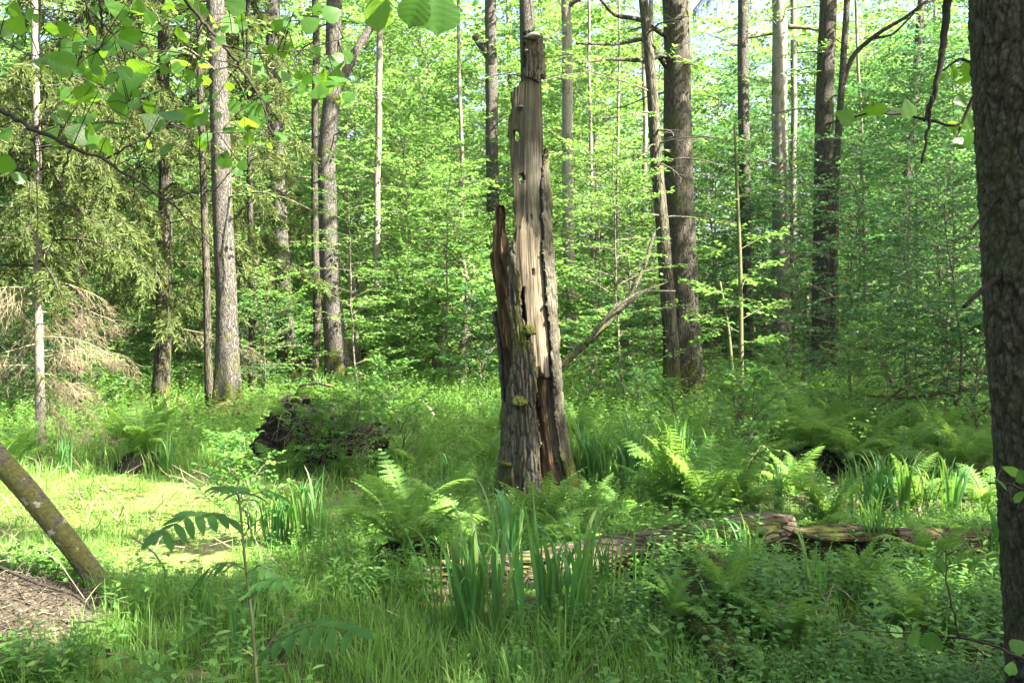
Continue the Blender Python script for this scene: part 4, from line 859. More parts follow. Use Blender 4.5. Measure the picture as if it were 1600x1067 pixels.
t, b = log('fallen_log', 'reddish split log continuing right towards the near spruce foot', [at(1228, 862, 6.62), at(1310, 858, 6.65), at(1400, 862, 6.7), at(1500, 860, 6.8), at(1640, 856, 7.0)], [.10, .12, .115, .10, .09], 'redrot')
slab(t, b, at(1240, 848, 6.5), at(1405, 846, 6.55), .08, .05, 'redrot', 14)
for k, (px, py, d, sx) in enumerate([(845, 915, 6.0, .07), (1010, 893, 6.25, .09), (1330, 882, 6.5, .08)]):
    o = link('rotten_chunk', lump_mesh('rotten_chunk', 30 + k, M['rotlog'], sx * 1.6, sx * .7, sx * .6, .5, 24, 2.5)); p_ = at(px, py, d); p_[2] = float(ground_z(p_[0], d)) + .03; o.location = p_
    tag(o, ['small rotten wood chunk behind the middle of the central iris stand', 'rotten wood chunk lying in front of the log left of its crest', 'rotten wood chunk lying in front of the reddish log'][k], 'wood chunk')
def mossy_hump():
    o = link('mossy_log', lump_mesh('mossy_log', 8, M['mossbed'], .30, 1.05, .30, .45, 70)); o.location = (1.06, 5.45, .06); o.rotation_euler = (0, 0, -.05)
    rng = np.random.default_rng(19); mb = MB(); n = 900; ph = rng.uniform(0, 2 * PI, n); ct = rng.uniform(.0, 1, n); st_ = np.sqrt(1 - ct ** 2)
    b = np.stack([st_ * np.cos(ph) * .34 + .05 + .25 * (rng.random(n) < .4) * rng.random(n), st_ * np.sin(ph) * 1.05, ct * .30], -1) * (1 + .7 * (fbm(np.cos(ph) * st_ * 3, np.sin(ph) * st_ * 3, ct * 3, 3) - .5))[:, None]; tall = rng.uniform(.2, 1.0, n) + 2.4 * (rng.random(n) < .18)
    for q in range(7):
        a = q * 2.4 + rng.uniform(0, 6, n); c = b + np.stack([rng.normal(0, .02, n), rng.normal(0, .02, n), .0 + .018 * q * tall], -1)
        mb.leaves(LANCE if q % 3 == 0 else OVAL, c, np.stack([np.cos(a), np.sin(a), .2 + 0 * a], -1), np.array([0, 0, 1.0]) + rng.normal(0, .3, (n, 3)), rng.uniform(.018, .05, n), np.clip(rng.normal(.5, .25, n), 0, 1))
    c_ = mb.build('herb_cover', M['herb'], o); c_['kind'] = 'stuff'
    tag(o, 'mossy decayed log overgrown with herbs running towards the camera right of the central iris', 'log')
mossy_hump()
def leaning():
    P = np.array([at(184, 952, 5.9), at(112, 852, 5.95), at(42, 766, 6.0), at(-30, 685, 6.1), at(-200, 500, 6.3), at(-420, 250, 6.6)])
    base = P[0].copy(); base[2] = float(ground_z(base[0], base[1])); t = thing('leaning_trunk', base, 'mossy leaning trunk with pale patches at lower left', 'dead trunk')
    Q = interp(P - base, np.linspace(0, 1, 120)); Q[1:-1] = (Q[:-2] + 2 * Q[1:-1] + Q[2:]) / 4
    u = np.linspace(0, 1, 120); mb = MB(); mb.tube(Q, np.interp(u, [0, .04, .12, 1], [.085, .068, .063, .072]), 40, noise=.16)
    m, nt, N, L, out = mat('mossy_leaning_bark')
    n1 = noise(nt, 5, 5, .65); n2 = noise(nt, 9, 4, .6); n3 = noise(nt, 45, 5, .7)
    col = ramp(nt, [(.32, (.03, .025, .016)), (.6, (.12, .10, .07))], n3)
    col = mixc(nt, ramp(nt, [(.40, (0, 0, 0)), (.50, (1, 1, 1))], n1), col, ramp(nt, [(.3, (.045, .048, .010)), (.7, (.15, .145, .028))], n3))
    col = mixc(nt, ramp(nt, [(.60, (0, 0, 0)), (.64, (1, 1, 1))], n2), col, (.33, .32, .27))  # noise-scattered pale patches over the moss
    p = N.new('ShaderNodeBsdfPrincipled'); p.inputs['Roughness'].default_value = .95; L.new(col, p.inputs['Base Color']); L.new(bump(nt, n3, 1, .02), p.inputs['Normal']); L.new(p.outputs[0], out.inputs[0])
    mb.build('trunk', m, t)
leaning()
log('mossy_log', 'short mossy log lying at the foot of the leaning trunk', [at(-20, 945, 5.6), at(60, 938, 5.75), at(130, 950, 5.8), at(195, 968, 5.7)], [.06, .075, .065, .04], 'mossy')
log('mossy_log', 'low dark log on the leaf litter below the mossy one', [at(50, 965, 5.3), at(110, 975, 5.35), at(150, 985, 5.3)], [.03, .04, .025], 'rotlog')
def root_plate():
    p = spot(500, 742); t = thing('root_plate', p, 'dark upturned root plate of a fallen tree with dangling roots', 'root mound')
    o = link('earth_mass', lump_mesh('earth_mass', 5, M['earth'], .70, .38, .40, .50, 110, 2.6), t); o.location = (-.06, .25, .30)
    rng = np.random.default_rng(3); wd = MB()
    for k in range(120):
        a = rng.uniform(-1.5, 1.5); h = rng.uniform(.05, .80); s = np.array([.62 * math.sin(a) * rng.uniform(.7, 1), .22 - .42 * math.cos(a) * .8, h])
        P = limb(rng, s, -PI / 2 + a * -.6 + rng.normal(0, .6), rng.uniform(-.8, .5), rng.uniform(.2, .65), rng.uniform(-.6, 1.2), .4, 8); wd.tube(P, np.linspace(rng.uniform(.004, .013), .002, 8), 4, cap=False)
    wd.build('root', M['limb'], t)
    o2 = link('earth_mass', lump_mesh('earth_mass', 9, M['earth'], .60, .3, .20, .5, 60, 2.6), t); o2.location = (.12, .12, .12); o3 = link('earth_mass', lump_mesh('earth_mass', 19, M['earth'], .30, .22, .24, .6, 50, 2.6), t); o3.location = (-.22, .2, .62)
    for q in range(16):
        o4 = link('fern_frond', FR[q % 5], t); place(o4, (rng.uniform(-.5, .5), rng.uniform(-.1, .15), rng.uniform(.45, .85)), -PI / 2 + rng.normal(0, .8), rng.uniform(.35, .6), 0, .3)
    b = MB(); b.tube(interp(np.array([at(462, 618, p[1] + .1), at(470, 602, p[1]), at(495, 598, p[1]), at(522, 604, p[1])]) - p, np.linspace(0, 1, 14)), .016, 8, noise=.1); b.build('thick_root', M['mossy'], t)
root_plate()
def alder_hummock(px, py, d, s, label):
    x = (px - 800) / F * d; o = link('hummock', lump_mesh('hummock', px, plain('mossy_litter%d' % px, (.04, .034, .018), (.115, .11, .035), 9, 1, bstr=1, bdist=.03), s, s * .8, s * .45, .3)); o.location = (x, d, float(ground_z(x, d)))
    tag(o, label, 'hummock')
alder_hummock(365, 660, 16.2, .62, 'brown mossy hummock under the thick grey alder'); alder_hummock(245, 650, 17.8, .6, 'mossy hummock under the dark left spruce')
def dead_limb():
    d = 15.5; P0 = at(876, 580, d); t = thing('dead_limb', P0, 'dead slanting limb leaning from the undergrowth against the mossy crooked trunk', 'dead branch')
    for nm, pts, w0, w1 in (('bough', [(868, 582), (905, 545), (945, 512), (985, 462), (1008, 415), (1022, 365)], 13, 5), ('side_branch', [(915, 538), (960, 480), (1000, 455), (1055, 455)], 7, 3), ('side_branch', [(965, 490), (1005, 455), (1045, 440)], 5, 2)):
        P = interp(np.array([at(a, b, d + .3 * i) for i, (a, b) in enumerate(pts)]) - P0, np.linspace(0, 1, 20)); P[1:-1] = (P[:-2] + 2 * P[1:-1] + P[2:]) / 4
        mb = MB(); mb.tube(P, np.linspace(w0, w1, 20) / F * d / 2, 8, noise=.12); mb.build(nm, M['dark'], t)
dead_limb()
def fallen_boughs():
    d = 15; P0 = at(1400, 600, d); t = thing('fallen_bough', P0, 'dark tangle of fallen spruce boughs low before the near spruce', 'dead branch')
    for pts in ([(1560, 600), (1480, 612), (1420, 622), (1350, 618)], [(1570, 585), (1490, 575), (1430, 590), (1370, 640)], [(1480, 600), (1505, 650), (1520, 690)], [(1550, 640), (1490, 660), (1430, 650)]):
        P = interp(np.array([at(a, b, d - .3 * i) for i, (a, b) in enumerate(pts)]) - P0, np.linspace(0, 1, 16)); P[1:-1] = (P[:-2] + 2 * P[1:-1] + P[2:]) / 4
        mb = MB(); mb.tube(P, np.linspace(10, 3, 16) / F * d / 2, 8, noise=.12); mb.build('bough', M['dark'], t)
fallen_boughs()
def stick(label, pts, d, w, m):
    P = np.array([at(a, b, d) for a, b in pts]); t = MB(); t.tube(interp(P - P[0], np.linspace(0, 1, 12)), np.linspace(w, w * .6, 12) / F * d / 2, 8, noise=.2); o = t.build('stick', m); o.location = P[0]; tag(o, label, 'stick')
M['barewood'] = plain('bleached_wood', (.30, .26, .20), (.52, .47, .38), 30, .85, (1, 1, .3))
stick('short bleached stub of wood upright in the marsh grass', [(484, 948), (478, 934), (470, 920)], 6.2, 13, M['barewood'])
stick('bent pale broken branch sticking out of the grass left of the snag', [(686, 668), (672, 640), (662, 628), (655, 625)], 17, 6, M['barewood'])
stick('bare dark twig leaning across the litter at the lower left edge', [(-10, 882), (60, 912), (120, 930), (150, 960)], 5.2, 6, M['twig'])
stick('second dark twig on the litter at bottom left corner', [(-10, 985), (40, 1010), (90, 1030)], 4.8, 9, M['twig'])
stick('thin dry twig standing in the wet hollow', [(262, 930), (258, 890), (240, 862), (206, 838)], 6.5, 4, M['twig'])

# ------------------------------------------------------------------ near leaves and twigs
def zoomed(x, y): return x / 2.6667, y / 2.6667
def bough(name, label, d, twigs, leaves, m_leaf, seed, sc=zoomed, x0=0, y0=0, cat='branch', wood='twig', tmpl=HAZEL, face=.7, extra=0, droop=.5):
    rng = np.random.default_rng(seed); px0, py0 = sc(*twigs[0][0][0]); P0 = at(px0 + x0, py0 + y0, d); t = thing(name, P0, label, cat)
    wb = MB(); allp = []
    for pts, r0, r1 in twigs:
        n = max(12, len(pts) * 5); dz = np.cumsum(rng.normal(0, .05, len(pts)))
        P = np.array([at(sc(a, b)[0] + x0, sc(a, b)[1] + y0, d + q) for (a, b), q in zip(pts, dz)]) - P0
        P = interp(P, np.linspace(0, 1, n)); P[1:-1] = (P[:-2] + 2 * P[1:-1] + P[2:]) / 4; P[1:-1] += rng.normal(0, .0022, (n - 2, 3))
        f = sc(1, 0)[0] / F * d
        wb.tube(P, np.linspace(r0, r1, n) * f * .85, 7, noise=.18); allp.append(P)
    lv = MB(); pos, ax, nr, sz = [], [], [], []
    A = np.concatenate(allp)
    for (x_, y_, s_) in list(leaves) if extra == 0 and len(leaves) > 16 and tmpl is HAZEL and d < 2.95 else ():
        leaves = leaves + [(x_ + rng.normal(0, 80), y_ + rng.normal(0, 70), s_ * rng.uniform(.45, .85)) for _ in range(2)]
    for (a, b, s) in leaves:
        q, r = sc(a, b); s = sc(s, 0)[0] / F * d * 1.0
        c = at(q + x0, r + y0, d + rng.uniform(-.25, .25)) - P0
        dv = rng.normal(0, 1, 3) * np.array([.9, .5, .4]) + np.array([0, 0, -droop]); dv = unit(dv)
        pos.append(c - dv * s * .5); ax.append(dv); nr.append(unit(np.array([0, -face, 1 - face]) + rng.normal(0, .45, 3))); sz.append(s)
        j = np.argmin(np.linalg.norm(A - pos[-1], axis=1)); D_ = np.linalg.norm(A[j] - pos[-1])
        if D_ < .22: wb2.append((A[j], pos[-1]))
    lv.leaves(tmpl, np.array(pos), np.array(ax), np.array(nr), np.array(sz), np.clip(rng.normal(.5, .25, len(pos)), 0, 1), rng.uniform(.85, 1.15, len(pos)))
    lv.build('foliage', M[m_leaf], t)
    while wb2:
        a, b = wb2.pop(); mid = (a + b) / 2 + np.array([0, 0, .008]); wb.tube(np.array([a, mid, b]), [.0016, .0012, .001], 4, cap=False)
    wb.build('twig', M[wood], t)
    return t
wb2 = []
LV1 = [(600,85,60),(560,50,70),(830,50,90),(755,150,80),(960,100,100),(700,25,60),(1190,100,80),(1290,105,80),(1180,210,80),(1130,210,60),(1310,215,70),(1380,255,90),(1350,350,110),(1190,320,45),(1205,395,80),(1095,415,90),(1060,460,90),(975,445,60),
       (740,280,65),(785,315,60),(850,275,70),(855,335,60),(690,245,60),(600,220,45),(955,545,70),(1035,520,80),(1170,570,60),(955,360,50),(1080,290,60),(1440,240,70),(1380,60,80),(890,95,70),(1000,80,60),(1280,330,60),(1400,330,80),(1420,400,50),(1240,60,60)]
LV2 = [(510,430,150),(540,345,140),(620,390,90),(370,390,110),(270,395,110),(230,495,80),(210,560,90),(320,560,100),(430,630,100),(390,590,80),(720,480,110),(790,490,90),(840,470,70),(640,510,90),(690,620,80),(840,595,80),(620,605,50),(935,670,80),(1010,690,45),(300,640,50),(20,690,90),(80,740,80),(620,450,70),(660,400,40)]
LV3 = [(260,265,120),(400,245,120),(400,310,100),(330,165,70),(270,125,70),(215,120,60),(65,110,90),(20,130,80),(460,180,90),(540,150,90),(380,170,70),(500,50,80),(470,20,80),(560,10,90),(420,200,90),(310,200,80),(120,60,60),(60,60,60)]
bough('hazel_branch', 'dark hazel branch slanting down to the right from the top, left of the forked trunk', 2.9, [([(750, -30), (840, 90), (930, 190), (1000, 280), (1060, 370), (1100, 450), (1140, 570)], 10, 4), ([(930, 190), (1060, 220), (1200, 215), (1300, 200), (1460, 150)], 5, 2), ([(1060, 370), (1130, 470), (1240, 530)], 3, 1.5), ([(1000, 280), (900, 250), (800, 230)], 3, 1.5), ([(1150, 215), (1220, 120), (1290, 60)], 3, 1.5)], LV1, 'leaf_hazel', 21)
bough('hazel_branch', 'longest hazel branch arching from the left edge down to the grey alder', 2.75, [([(-60, 420), (40, 480), (140, 545), (300, 615), (430, 665), (560, 745), (700, 840), (800, 930), (920, 1067)], 11, 3), ([(430, 665), (545, 605), (620, 570), (700, 515)], 6, 3), ([(620, 570), (750, 610), (880, 640), (1010, 665)], 3, 1.5), ([(560, 745), (550, 850), (590, 990)], 3, 1.5), ([(300, 615), (265, 700), (255, 790), (265, 880)], 4, 2), ([(140, 545), (155, 700), (150, 1067)], 4, 2), ([(140, 545), (200, 700), (300, 850), (420, 930)], 2.5, 1.5), ([(700, 830), (820, 800), (900, 790)], 4, 2), ([(545, 605), (520, 520), (540, 440)], 2.5, 1.5)], LV2, 'leaf_hazel', 22)
bough('hazel_branch', 'uppermost tangle of hazel twigs in the top left corner', 2.8, [([(410, -20), (425, 80), (415, 160), (405, 215)], 8, 5), ([(330, -20), (420, 90), (510, 190), (640, 270), (760, 340), (880, 440)], 6, 2.5), ([(165, -20), (165, 170), (170, 330), (200, 400), (150, 545)], 5, 3), ([(370, 120), (340, 220), (290, 330), (360, 430), (330, 540)], 4, 2.5), ([(500, 190), (530, 260), (555, 310)], 5, 2), ([(-20, 150), (100, 220), (165, 240)], 4, 2), ([(100, -10), (220, 90), (330, 220)], 3, 1.5)], LV3, 'leaf_hazel', 23)
ident = lambda x, y: (x, y)
bough('hazel_branch', 'big backlit leaves hanging in from above, left of the snag top', 1.5, [([(560, -60), (620, -40), (700, -55)], 4, 3)], [(590, 18, 66), (648, 14, 62), (684, 20, 72), (640, -10, 60)], 'leaf_hazel', 31, sc=ident, face=.8, droop=1.6)
bough('dead_twig', 'bare dark twig dangling from the top left of the near spruce', 3.0, [([(1482, -30), (1476, 60), (1462, 140), (1443, 190)], 9, 3), ([(1456, 150), (1451, 200), (1440, 255)], 4, 2)], [(1445, 180, 2)], 'leaf_hazel', 32, sc=ident)
bough('hazel_branch', 'light green leafy twig reaching left from behind the near spruce', 5.0, [([(1560, 60), (1530, 130), (1500, 200), (1420, 180), (1360, 175), (1290, 195)], 4, 1.5), ([(1545, 110), (1500, 90), (1460, 120)], 3, 1.5), ([(1500, 200), (1490, 230)], 2, 1)],
      [(1060 + a / 2.667, b / 2.667, 29) for a, b in [(1120, 328), (1190, 335), (1230, 190), (1240, 270), (1210, 290), (1255, 350), (1235, 450), (1210, 510), (1155, 525), (1255, 570), (1175, 600), (1210, 585), (960, 460), (830, 460), (890, 490), (700, 490), (640, 515), (1080, 330), (1150, 300), (1200, 480), (1180, 420), (780, 470), (910, 470)]], 'leaf_hazel', 33, sc=ident)
bough('hazel_shoot', 'leafy twig with bluish shaded leaves at the bottom right', 3.0, [([(1640, 1045), (1540, 1003), (1450, 990), (1330, 985)], 3, 1), ([(1500, 998), (1480, 910), (1478, 860)], 2, 1)],
      [(1345, 990, 34), (1385, 970, 28), (1428, 995, 34), (1455, 1002, 32), (1400, 985, 28), (1480, 985, 34), (1440, 972, 26), (1530, 990, 34), (1590, 1010, 24), (1580, 1045, 22), (1485, 915, 24), (1470, 885, 26), (1500, 870, 24), (1450, 878, 24), (1520, 880, 22)], 'leaf_blue', 34, sc=ident, face=.12)
bough('hazel_shoot', 'small leafy shoot crossing the near spruce at the right edge', 3.0, [([(1640, 790), (1590, 760), (1545, 755)], 3, 1.5)], [(1582, 736, 28), (1566, 756, 26), (1592, 776, 26), (1598, 745, 28)], 'leaf_blue', 35, sc=ident, face=-.1)
def top_spruce_bough():
    d = 9.5; P0 = at(1215, -60, d); t = thing('spruce_bough', P0, 'dark spruce bough hanging into the top edge right of the thickest trunk', 'branch'); rng = np.random.default_rng(8); wd, nd = MB(), MB()
    for q in range(9): spruce_limb(rng, wd, nd, np.array([rng.uniform(-.35, .15), rng.uniform(-.4, .4), rng.uniform(-.05, .25)]), PI + rng.normal(0, 1.2), -.2, rng.uniform(.3, .7), .8, 14, 30, nsize=.028, brl=.3, hang=1.1)
    wd.build('branch', M['limb'], t); nd.build('foliage', M['needle'], t)
top_spruce_bough()
# rowan seedling
def pinnate(mb, wd, P, n, size, rng):
    P = interp(np.array(P), np.linspace(0, 1, 20)); wd.tube(P, np.linspace(.0022, .001, 20), 5, cap=False)
    tv = np.linspace(.25, .97, n); B = interp(P, tv); D = unit(interp(P, np.clip(tv + .04, 0, 1)) - interp(P, np.clip(tv - .04, 0, 1)))
    sd = unit(np.cross(D, np.array([0, -.45, 1.0])))
    for s in (-1, 1): mb.leaves(LANCE, B, D * .55 + sd * s + np.array([0, 0, -.30]) + rng.normal(0, .07, B.shape), np.array([0, -.3, 1.0]) + rng.normal(0, .12, B.shape), size * (1.05 - .35 * np.abs(tv - .6)), np.clip(rng.normal(.4, .15, n), 0, 1), 1.0)
    mb.leaves(LANCE, P[-1:], D[-1:], np.array([[0, -.3, 1.0]]), size, .5, 1.3)
def rowan():
    d = 3.0; P0 = at(402, 1140, d); P0[2] = float(ground_z(P0[0], d)); t = thing('rowan_seedling', P0, 'rowan seedling with feathery leaves in the left foreground', 'sapling'); rng = np.random.default_rng(6); g = lambda a, b, dd=0: at(a, b, d + dd) - P0
    s = MB(); st = interp(np.array([g(404, 1420), g(402, 1080), g(394, 970), g(382, 870), g(376, 800), g(372, 770)]), np.linspace(0, 1, 40)); st[0][2] = -.02
    s.tube(st, np.linspace(.0060, .0030, 40), 8, noise=.05); s.build('stem', M['stem'], t)
    lv, wd = MB(), MB()
    for P, n, z in [([g(379, 835), g(350, 803, -.1), g(300, 803, -.2), g(252, 832, -.3)], 7, .075), ([g(376, 800), g(390, 775, .1), g(415, 765, .2), g(440, 775, .3)], 6, .05), ([g(385, 890), g(360, 878, .1), g(330, 885, .2), g(315, 905, .3)], 6, .06), ([g(386, 895), g(405, 882, -.1), g(425, 890, -.1), g(440, 905, -.1)], 6, .05),
                    ([g(400, 1040), g(430, 1000, -.2), g(490, 975, -.3), g(552, 985, -.4)], 7, .075), ([g(390, 935), g(410, 905, -.2), g(430, 905, -.3)], 5, .05), ([g(374, 780), g(365, 760, -.2), g(340, 760, -.35)], 5, .05)]:
        pinnate(lv, wd, P, n, z, rng)
    wd.build('leaf_stalk', M['stem'], t); lv.build('foliage', M['leaf_blue'], t)
rowan()
put([(a, b) for a, b in SH[3]], 'hazel_shoot', 'bright small shoot rising above the rowan seedling', 'shrub', spot(378, 868), 1.0, .95, gs)

# ------------------------------------------------------------------ stuff: grass, herbs, litter, far woods
def scatter(n, y0, y1, rng, side=.60, power=1.0):
    y = np.sqrt(rng.uniform(y0 ** 2, y1 ** 2, n)); x = rng.uniform(-side, side, n) * y
    return x, y
def by_log(x, y):
    yl = np.interp(x, [-.54, 0, .6, 1.18, 1.6, 2.17, 2.57, 3.06, 3.78], [6.05, 6.1, 6.3, 6.5, 6.6, 6.65, 6.7, 6.8, 7.0])
    return (x > -.5) & (y > yl - .62 - .3 * (fbm(x * 3, y * 0, 4, 2) - .5)) & (y < yl + .16)
def grass():
    rng = np.random.default_rng(12); mb = MB()
    for n, a, b, h0, w in ((84000, 3.6, 8, .115, .0026), (80000, 8, 14, .16, .0042), (48000, 14, 30, .25, .0090)):
        per = 16; nt_ = n // per; tx, ty = scatter(nt_, a, b, rng); dens = fbm(tx * .9 + 3, ty * .9, 0, 3)
        pond = np.exp(-(((tx + 3.2) / 2.2) ** 2 + ((ty - 9.0) / 2.3) ** 2) ** 2)
        k_ = (rng.random(nt_) < np.clip(.05 + (dens - .32) * 2.6 + .65 * ((ty < 6.2) & (tx < -.4)), .04, 1) * (1 - .45 * pond) * (1 - .62 * sstep(.2, 1.4, tx - .08 * ty + .6 * (dens - .5)))) & (litter_w(tx, ty) < .3) & ~(by_log(tx, ty) & (rng.random(nt_) < .85))
        tx, ty, pond, dens = tx[k_], ty[k_], pond[k_], dens[k_]; nt_ = len(tx); th_ = np.exp(rng.normal(0, .38, nt_)); tt_ = rng.normal(0, .17, nt_); sp_ = .045 + .004 * ty
        R_ = lambda v: np.repeat(v, per)
        m = nt_ * per; az = rng.uniform(0, 2 * PI, m); rr = np.sqrt(rng.random(m)) * R_(sp_ * (.6 + .8 * rng.random(nt_)))
        x, y = R_(tx) + rr * np.cos(az) * (1 + 2.2 * R_(pond)), R_(ty) + rr * np.sin(az) * (1 + 2.2 * R_(pond)); pond, dens, tt = R_(pond), R_(dens), R_(tt_)
        z = np.where(pond > .25, np.maximum(ground_z(x, y), .008), ground_z(x, y))
        h = h0 * rng.uniform(.5, 1.25, m) * R_(th_) * (.75 + .6 * dens) * (1 - .35 * pond); az = az + rng.normal(0, .7, m); bend = np.clip(rng.normal(.55, .35, m), .05, 1.25); cl = np.zeros((m, 2))
        u = np.array([0, .38, .72, 1.0]); dx = np.stack([np.cos(az), np.sin(az)], -1)
        px = (h * bend * .75)[:, None] * u[None] ** 2; pz = h[:, None] * (u[None] - .25 * bend[:, None] * u[None] ** 3)
        C = np.stack([x[:, None] + cl[:, :1] * 0 + dx[:, :1] * px, y[:, None] + dx[:, 1:] * px, z[:, None] - .01 + pz], -1)
        sa = az + PI / 2 + rng.normal(0, .5, m); wv = w * rng.uniform(.7, 1.5, m)[:, None] * np.array([1, .95, .6, .08])[None]; sd = np.stack([np.cos(sa), np.sin(sa), 0 * sa], -1)
        V = np.stack([C - sd[:, None] * wv[..., None], C + sd[:, None] * wv[..., None]], 2).reshape(-1, 3)
        bs = (np.arange(m) * 8)[:, None, None]; q = np.array([[0, 1, 3, 2], [2, 3, 5, 4], [4, 5, 7, 6]])[None]
        mb.add(V, (q + bs).reshape(-1, 4), np.repeat(np.clip(rng.normal(.5, .16, m) + tt + (dens - .5) * .7, 0, 1), 8))
    o = mb.build('grass', M['grass']); tag(o, kind='stuff')
grass()
def herbs():
    """small leafy marsh herbs: whorls of narrow leaves on short stems, or rounded leaves"""
    rng = np.random.default_rng(13); mb = MB()
    def plants(n, a, b, tmpl, hh, ls, nl, cond, side=.6):
        x, y = scatter(n, a, b, rng, side); k = cond(x, y) & (litter_w(x, y) < .28) & ~(by_log(x, y) & (rng.random(len(x)) < .8)); x, y = x[k], y[k]; m = len(x)
        h = hh * rng.uniform(.5, 1.4, m); z = ground_z(x, y); lean = rng.normal(0, .25, (m, 2))
        u = np.linspace(.25, 1, nl)[None] * np.ones((m, 1)); az = np.arange(nl)[None] * 2.4 + rng.uniform(0, 6, (m, 1))
        pos = np.stack([x[:, None] + lean[:, :1] * h[:, None] * u, y[:, None] + lean[:, 1:] * h[:, None] * u, z[:, None] + h[:, None] * u], -1)
        ax = np.stack([np.cos(az), np.sin(az), .45 - .4 * (1 - u) + rng.normal(0, .2, u.shape)], -1); nr = np.array([0, 0, 1.0]) + rng.normal(0, .25, ax.shape)
        sz = ls * rng.uniform(.7, 1.3, u.shape) * (1.15 - .45 * u)
        mb.leaves(tmpl, pos.reshape(-1, 3), ax.reshape(-1, 3), nr.reshape(-1, 3), sz.ravel(), np.clip(np.repeat(rng.normal(.5, .15, m), nl) + rng.normal(0, .15, m * nl) + .18 * (u.ravel() - .6), 0, 1))
        b = np.stack([x, y, z], -1); s = .0014 + .0002 * y; c = pos[:, -1]
        V = np.stack([b + np.array([1, 0, 0]) * s[:, None], b - np.array([1, 0, 0]) * s[:, None], c], 1).reshape(-1, 3)
        mb.add(V, (np.array([[0, 1, 2]])[None] + (np.arange(m) * 3)[:, None, None]).reshape(-1, 3), .8)
    nz = lambda x, y: fbm(x * .8 + 11, y * .8 + 5, 2, 3)
    pond = lambda x, y: np.exp(-(((x + 3.2) / 2.3) ** 2 + ((y - 9.0) / 2.5) ** 2) ** 2)
    plants(5200, 3.4, 6.4, LANCE, .18, .066, 11, lambda x, y: (x < -.75 + rng.normal(0, .4, len(x))) & (nz(x, y) > .36))
    plants(13000, 3.4, 7.6, OVAL, .17, .030, 12, lambda x, y: (x > .35 + rng.normal(0, .35, len(x))) & (nz(x, y) > .28))
    plants(5000, 3.4, 7.5, LANCE, .16, .045, 10, lambda x, y: (x > 0) & (nz(x + 7, y) > .42))
    plants(12000, 6, 13, LEAF6, .20, .035, 10, lambda x, y: (nz(x, y) > .44) & (pond(x, y) < .4))
    plants(14000, 12, 30, LEAF4, .42, .075, 10, lambda x, y: (nz(x, y) > .30) & ((litter_w(x, y) < .4)))
    plants(900, 3.6, 9, OVAL, .20, .052, 8, lambda x, y: (nz(x + 3, y + 9) > .46) & (pond(x, y) < .3))
    plants(550, 3.6, 7, LANCE, .26, .07, 13, lambda x, y: (nz(x + 13, y) > .5))
    o = mb.build('undergrowth', M['herb']); tag(o, kind='stuff')
    # tiny white flowers of bittercress below the snag
    fl = MB(); n = 80; x = rng.normal(-.25, .55, n); y = rng.normal(7.6, .55, n); z = ground_z(x, y) + rng.uniform(.22, .36, n); pos = np.stack([x, y, z], -1)
    for q in range(4):
        a = q * PI / 2 + rng.uniform(0, 6, n); fl.leaves(LEAF4, pos, np.stack([np.cos(a), np.sin(a), 0 * a + .2], -1), np.array([0, -.4, 1.0]) + rng.normal(0, .3, (n, 3)), 0.0075, .5)
    o = fl.build('white_flowers', M['petal']); tag(o, kind='stuff')
herbs()
def dry_stalks():
    rng = np.random.default_rng(29); mb = MB(); x, y = scatter(900, 3.8, 13, rng, .56)
    for a, b in zip(x, y):
        z = float(ground_z(a, b)); z = max(z, .01); az = rng.uniform(0, 2 * PI); L = rng.uniform(.10, .42); e = rng.uniform(.0, .9); dv = np.array([math.cos(az) * math.cos(e), math.sin(az) * math.cos(e), math.sin(e)])
        P = np.array([[a, b, z], np.array([a, b, z]) + dv * L * .6 + np.array([0, 0, .03]), np.array([a, b, z + .02]) + dv * L + rng.normal(0, .03, 3)]); P[:, 2] = np.maximum(P[:, 2], z + .005)
        mb.tube(P, [.0022 + .0003 * b, .0018 + .0002 * b, .001], 4, rnd=.5, cap=False)
    o = mb.build('dry_stalks', M['dead']); tag(o, kind='stuff')
dry_stalks()
def duckweed():
    rng = np.random.default_rng(23); n = 60000; r = np.sqrt(rng.random(n)) * 1.15; a = rng.uniform(0, 2 * PI, n); x, y = -3.2 + 2.9 * r * np.cos(a), 9 + 3.1 * r * np.sin(a)
    k = (ground_z(x, y) < .02) & (fbm(x * 1.3, y * 1.3, 4, 4) > .40); x, y = x[k], y[k]; n = len(x); b = rng.uniform(0, 2 * PI, n); mb = MB()
    mb.leaves(LEAFW, np.stack([x, y, .017 + rng.uniform(0, .004, n)], -1), np.stack([np.cos(b), np.sin(b), 0 * b], -1), np.array([0, 0, 1.0]) + rng.normal(0, .12, (n, 3)), rng.uniform(.012, .026, n), np.clip(fbm(x * 2, y * 2, 8, 3) + rng.normal(0, .2, n), 0, 1), 1.0)
    o = mb.build('duckweed', leaf_mat('duckweed', (.09, .16, .025), (.17, .25, .05), (.28, .35, .10), (.2, .35, .04), .1, .5, .3)); tag(o, kind='stuff')
duckweed()
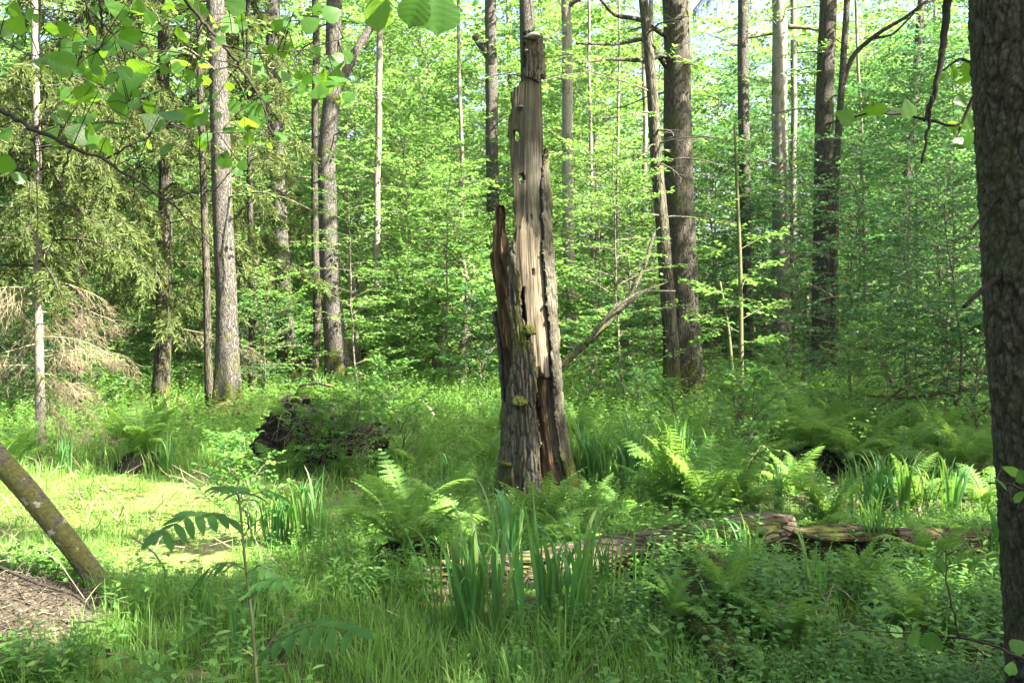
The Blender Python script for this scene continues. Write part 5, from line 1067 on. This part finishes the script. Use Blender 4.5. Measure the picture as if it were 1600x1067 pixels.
def litter():
    rng = np.random.default_rng(15); mb = MB(); n = 7000; x = rng.normal(-2.7, .6, n); y = rng.normal(5.05, .65, n); k = litter_w(x, y) > .25; x, y = x[k], y[k]; n = len(x); z = ground_z(x, y) + rng.uniform(.002, .02, n)
    a = rng.uniform(0, 2 * PI, n); mb.leaves(LEAF4, np.stack([x, y, z], -1), np.stack([np.cos(a), np.sin(a), rng.normal(0, .25, n)], -1), np.array([0, 0, 1.0]) + rng.normal(0, .35, (n, 3)), rng.uniform(.010, .034, n), rng.random(n), rng.uniform(.15, 1.0, n))
    for q in range(260):
        j = rng.integers(n); az = rng.uniform(0, 2 * PI); L = rng.uniform(.08, .35); P = np.array([[x[j], y[j], z[j] + .005], [x[j] + L * .5 * math.cos(az), y[j] + L * .5 * math.sin(az), z[j] + .015 + rng.uniform(0, .04)], [x[j] + L * math.cos(az), y[j] + L * math.sin(az), z[j] + rng.uniform(0, .05)]]); mb.tube(P, .0022, 4, rnd=rng.random(), cap=False)
    o = mb.build('leaf_litter', leaf_mat('dry_litter', (.022, .019, .014), (.062, .053, .040), (.15, .13, .10), (.2, .12, .06), .1, .8, .1)); tag(o, kind='stuff')
litter()
def far_woods():
    """the wood beyond: many leafy trees that read as one mass"""
    rng = np.random.default_rng(16); lv, wd = MB(), MB()
    def tree(x, y, H, R, n, size, z0, cull=False):
        tn = float(np.clip(rng.normal(.5 - .30 * float(sstep(2, 16, x - .12 * y)), .26), .05, .95))  # tone falls to the right: shade put into the leaf colour
        gz = float(ground_z(x, y)); z = np.linspace(0, H, 8); Q = np.stack([x + np.cumsum(rng.normal(0, .06, 8)), y + 0 * z, gz + z - .1], -1); wd.tube(Q, np.linspace(.16, .04, 8), 6, cap=False)
        for k in range(n):
            h = k / n; zz = gz + H * (z0 + (1 - z0) * h); prof = math.sqrt(max(.06, 1 - (h - .3) ** 2 / .55)); P = limb(rng, np.array([np.interp(zz, Q[:, 2], Q[:, 0]), y, zz]), k * 2.4 + rng.normal(0, .4), rng.uniform(0, .5), R * prof * rng.uniform(.7, 1.2), .3, .12, 6)
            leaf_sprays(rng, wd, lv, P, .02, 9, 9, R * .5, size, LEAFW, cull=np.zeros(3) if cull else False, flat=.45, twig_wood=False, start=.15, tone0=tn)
    for k in range(130):   # bushes of the thicket's edge
        y = math.sqrt(rng.uniform(22 ** 2, 48 ** 2)); x = rng.uniform(-.66, .66) * y
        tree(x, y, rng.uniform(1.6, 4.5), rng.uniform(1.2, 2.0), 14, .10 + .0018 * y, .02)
    for k in range(130):
        y = math.sqrt(rng.uniform(38 ** 2, 82 ** 2)); x = rng.uniform(-.68, .68) * y
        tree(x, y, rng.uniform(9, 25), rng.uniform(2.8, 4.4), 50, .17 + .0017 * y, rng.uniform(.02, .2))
    for k in range(46):   # trees out of the picture to the right, left and behind, which shade the foreground
        a = [(7.5, 1.0), (10.5, 4), (12, -2), (9, -4), (15, 2), (14, 6.5), (18, -3), (20, 4), (16, 10), (21, 9), (11, 8), (19, 17), (24, 19), (18, 22), (15, 14)]
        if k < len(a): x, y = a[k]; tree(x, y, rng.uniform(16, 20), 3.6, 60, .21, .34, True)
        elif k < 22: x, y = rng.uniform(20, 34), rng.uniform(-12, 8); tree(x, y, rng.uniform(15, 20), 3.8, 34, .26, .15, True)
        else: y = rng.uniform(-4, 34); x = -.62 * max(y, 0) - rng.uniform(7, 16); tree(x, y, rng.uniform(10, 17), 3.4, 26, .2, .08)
    o = lv.build('far_woods', M['leaf_far']); tag(o, kind='stuff'); o2 = wd.build('far_woods_trunks', M['limb']); tag(o2, kind='stuff')
far_woods()

def haze():
    b = MB(); X, Y0, Y1, Z0, Z1 = 200, -140, 240, -2.5, 40
    V = np.array([[x, y, z] for z in (Z0, Z1) for y in (Y0, Y1) for x in (-X, X)], float)
    b.add(V, np.array([[0, 2, 3, 1], [4, 5, 7, 6], [0, 1, 5, 4], [2, 6, 7, 3], [0, 4, 6, 2], [1, 3, 7, 5]]))
    m, nt, N, L, out = mat('moist_air'); v = N.new('ShaderNodeVolumePrincipled'); v.inputs['Density'].default_value = HAZE; v.inputs['Color'].default_value = (.93, .96, .90, 1); v.inputs['Anisotropy'].default_value = .2
    L.new(v.outputs[0], out.inputs['Volume']); o = b.build('haze', m, smooth=False); tag(o, kind='stuff')
HAZE = .00015
haze()
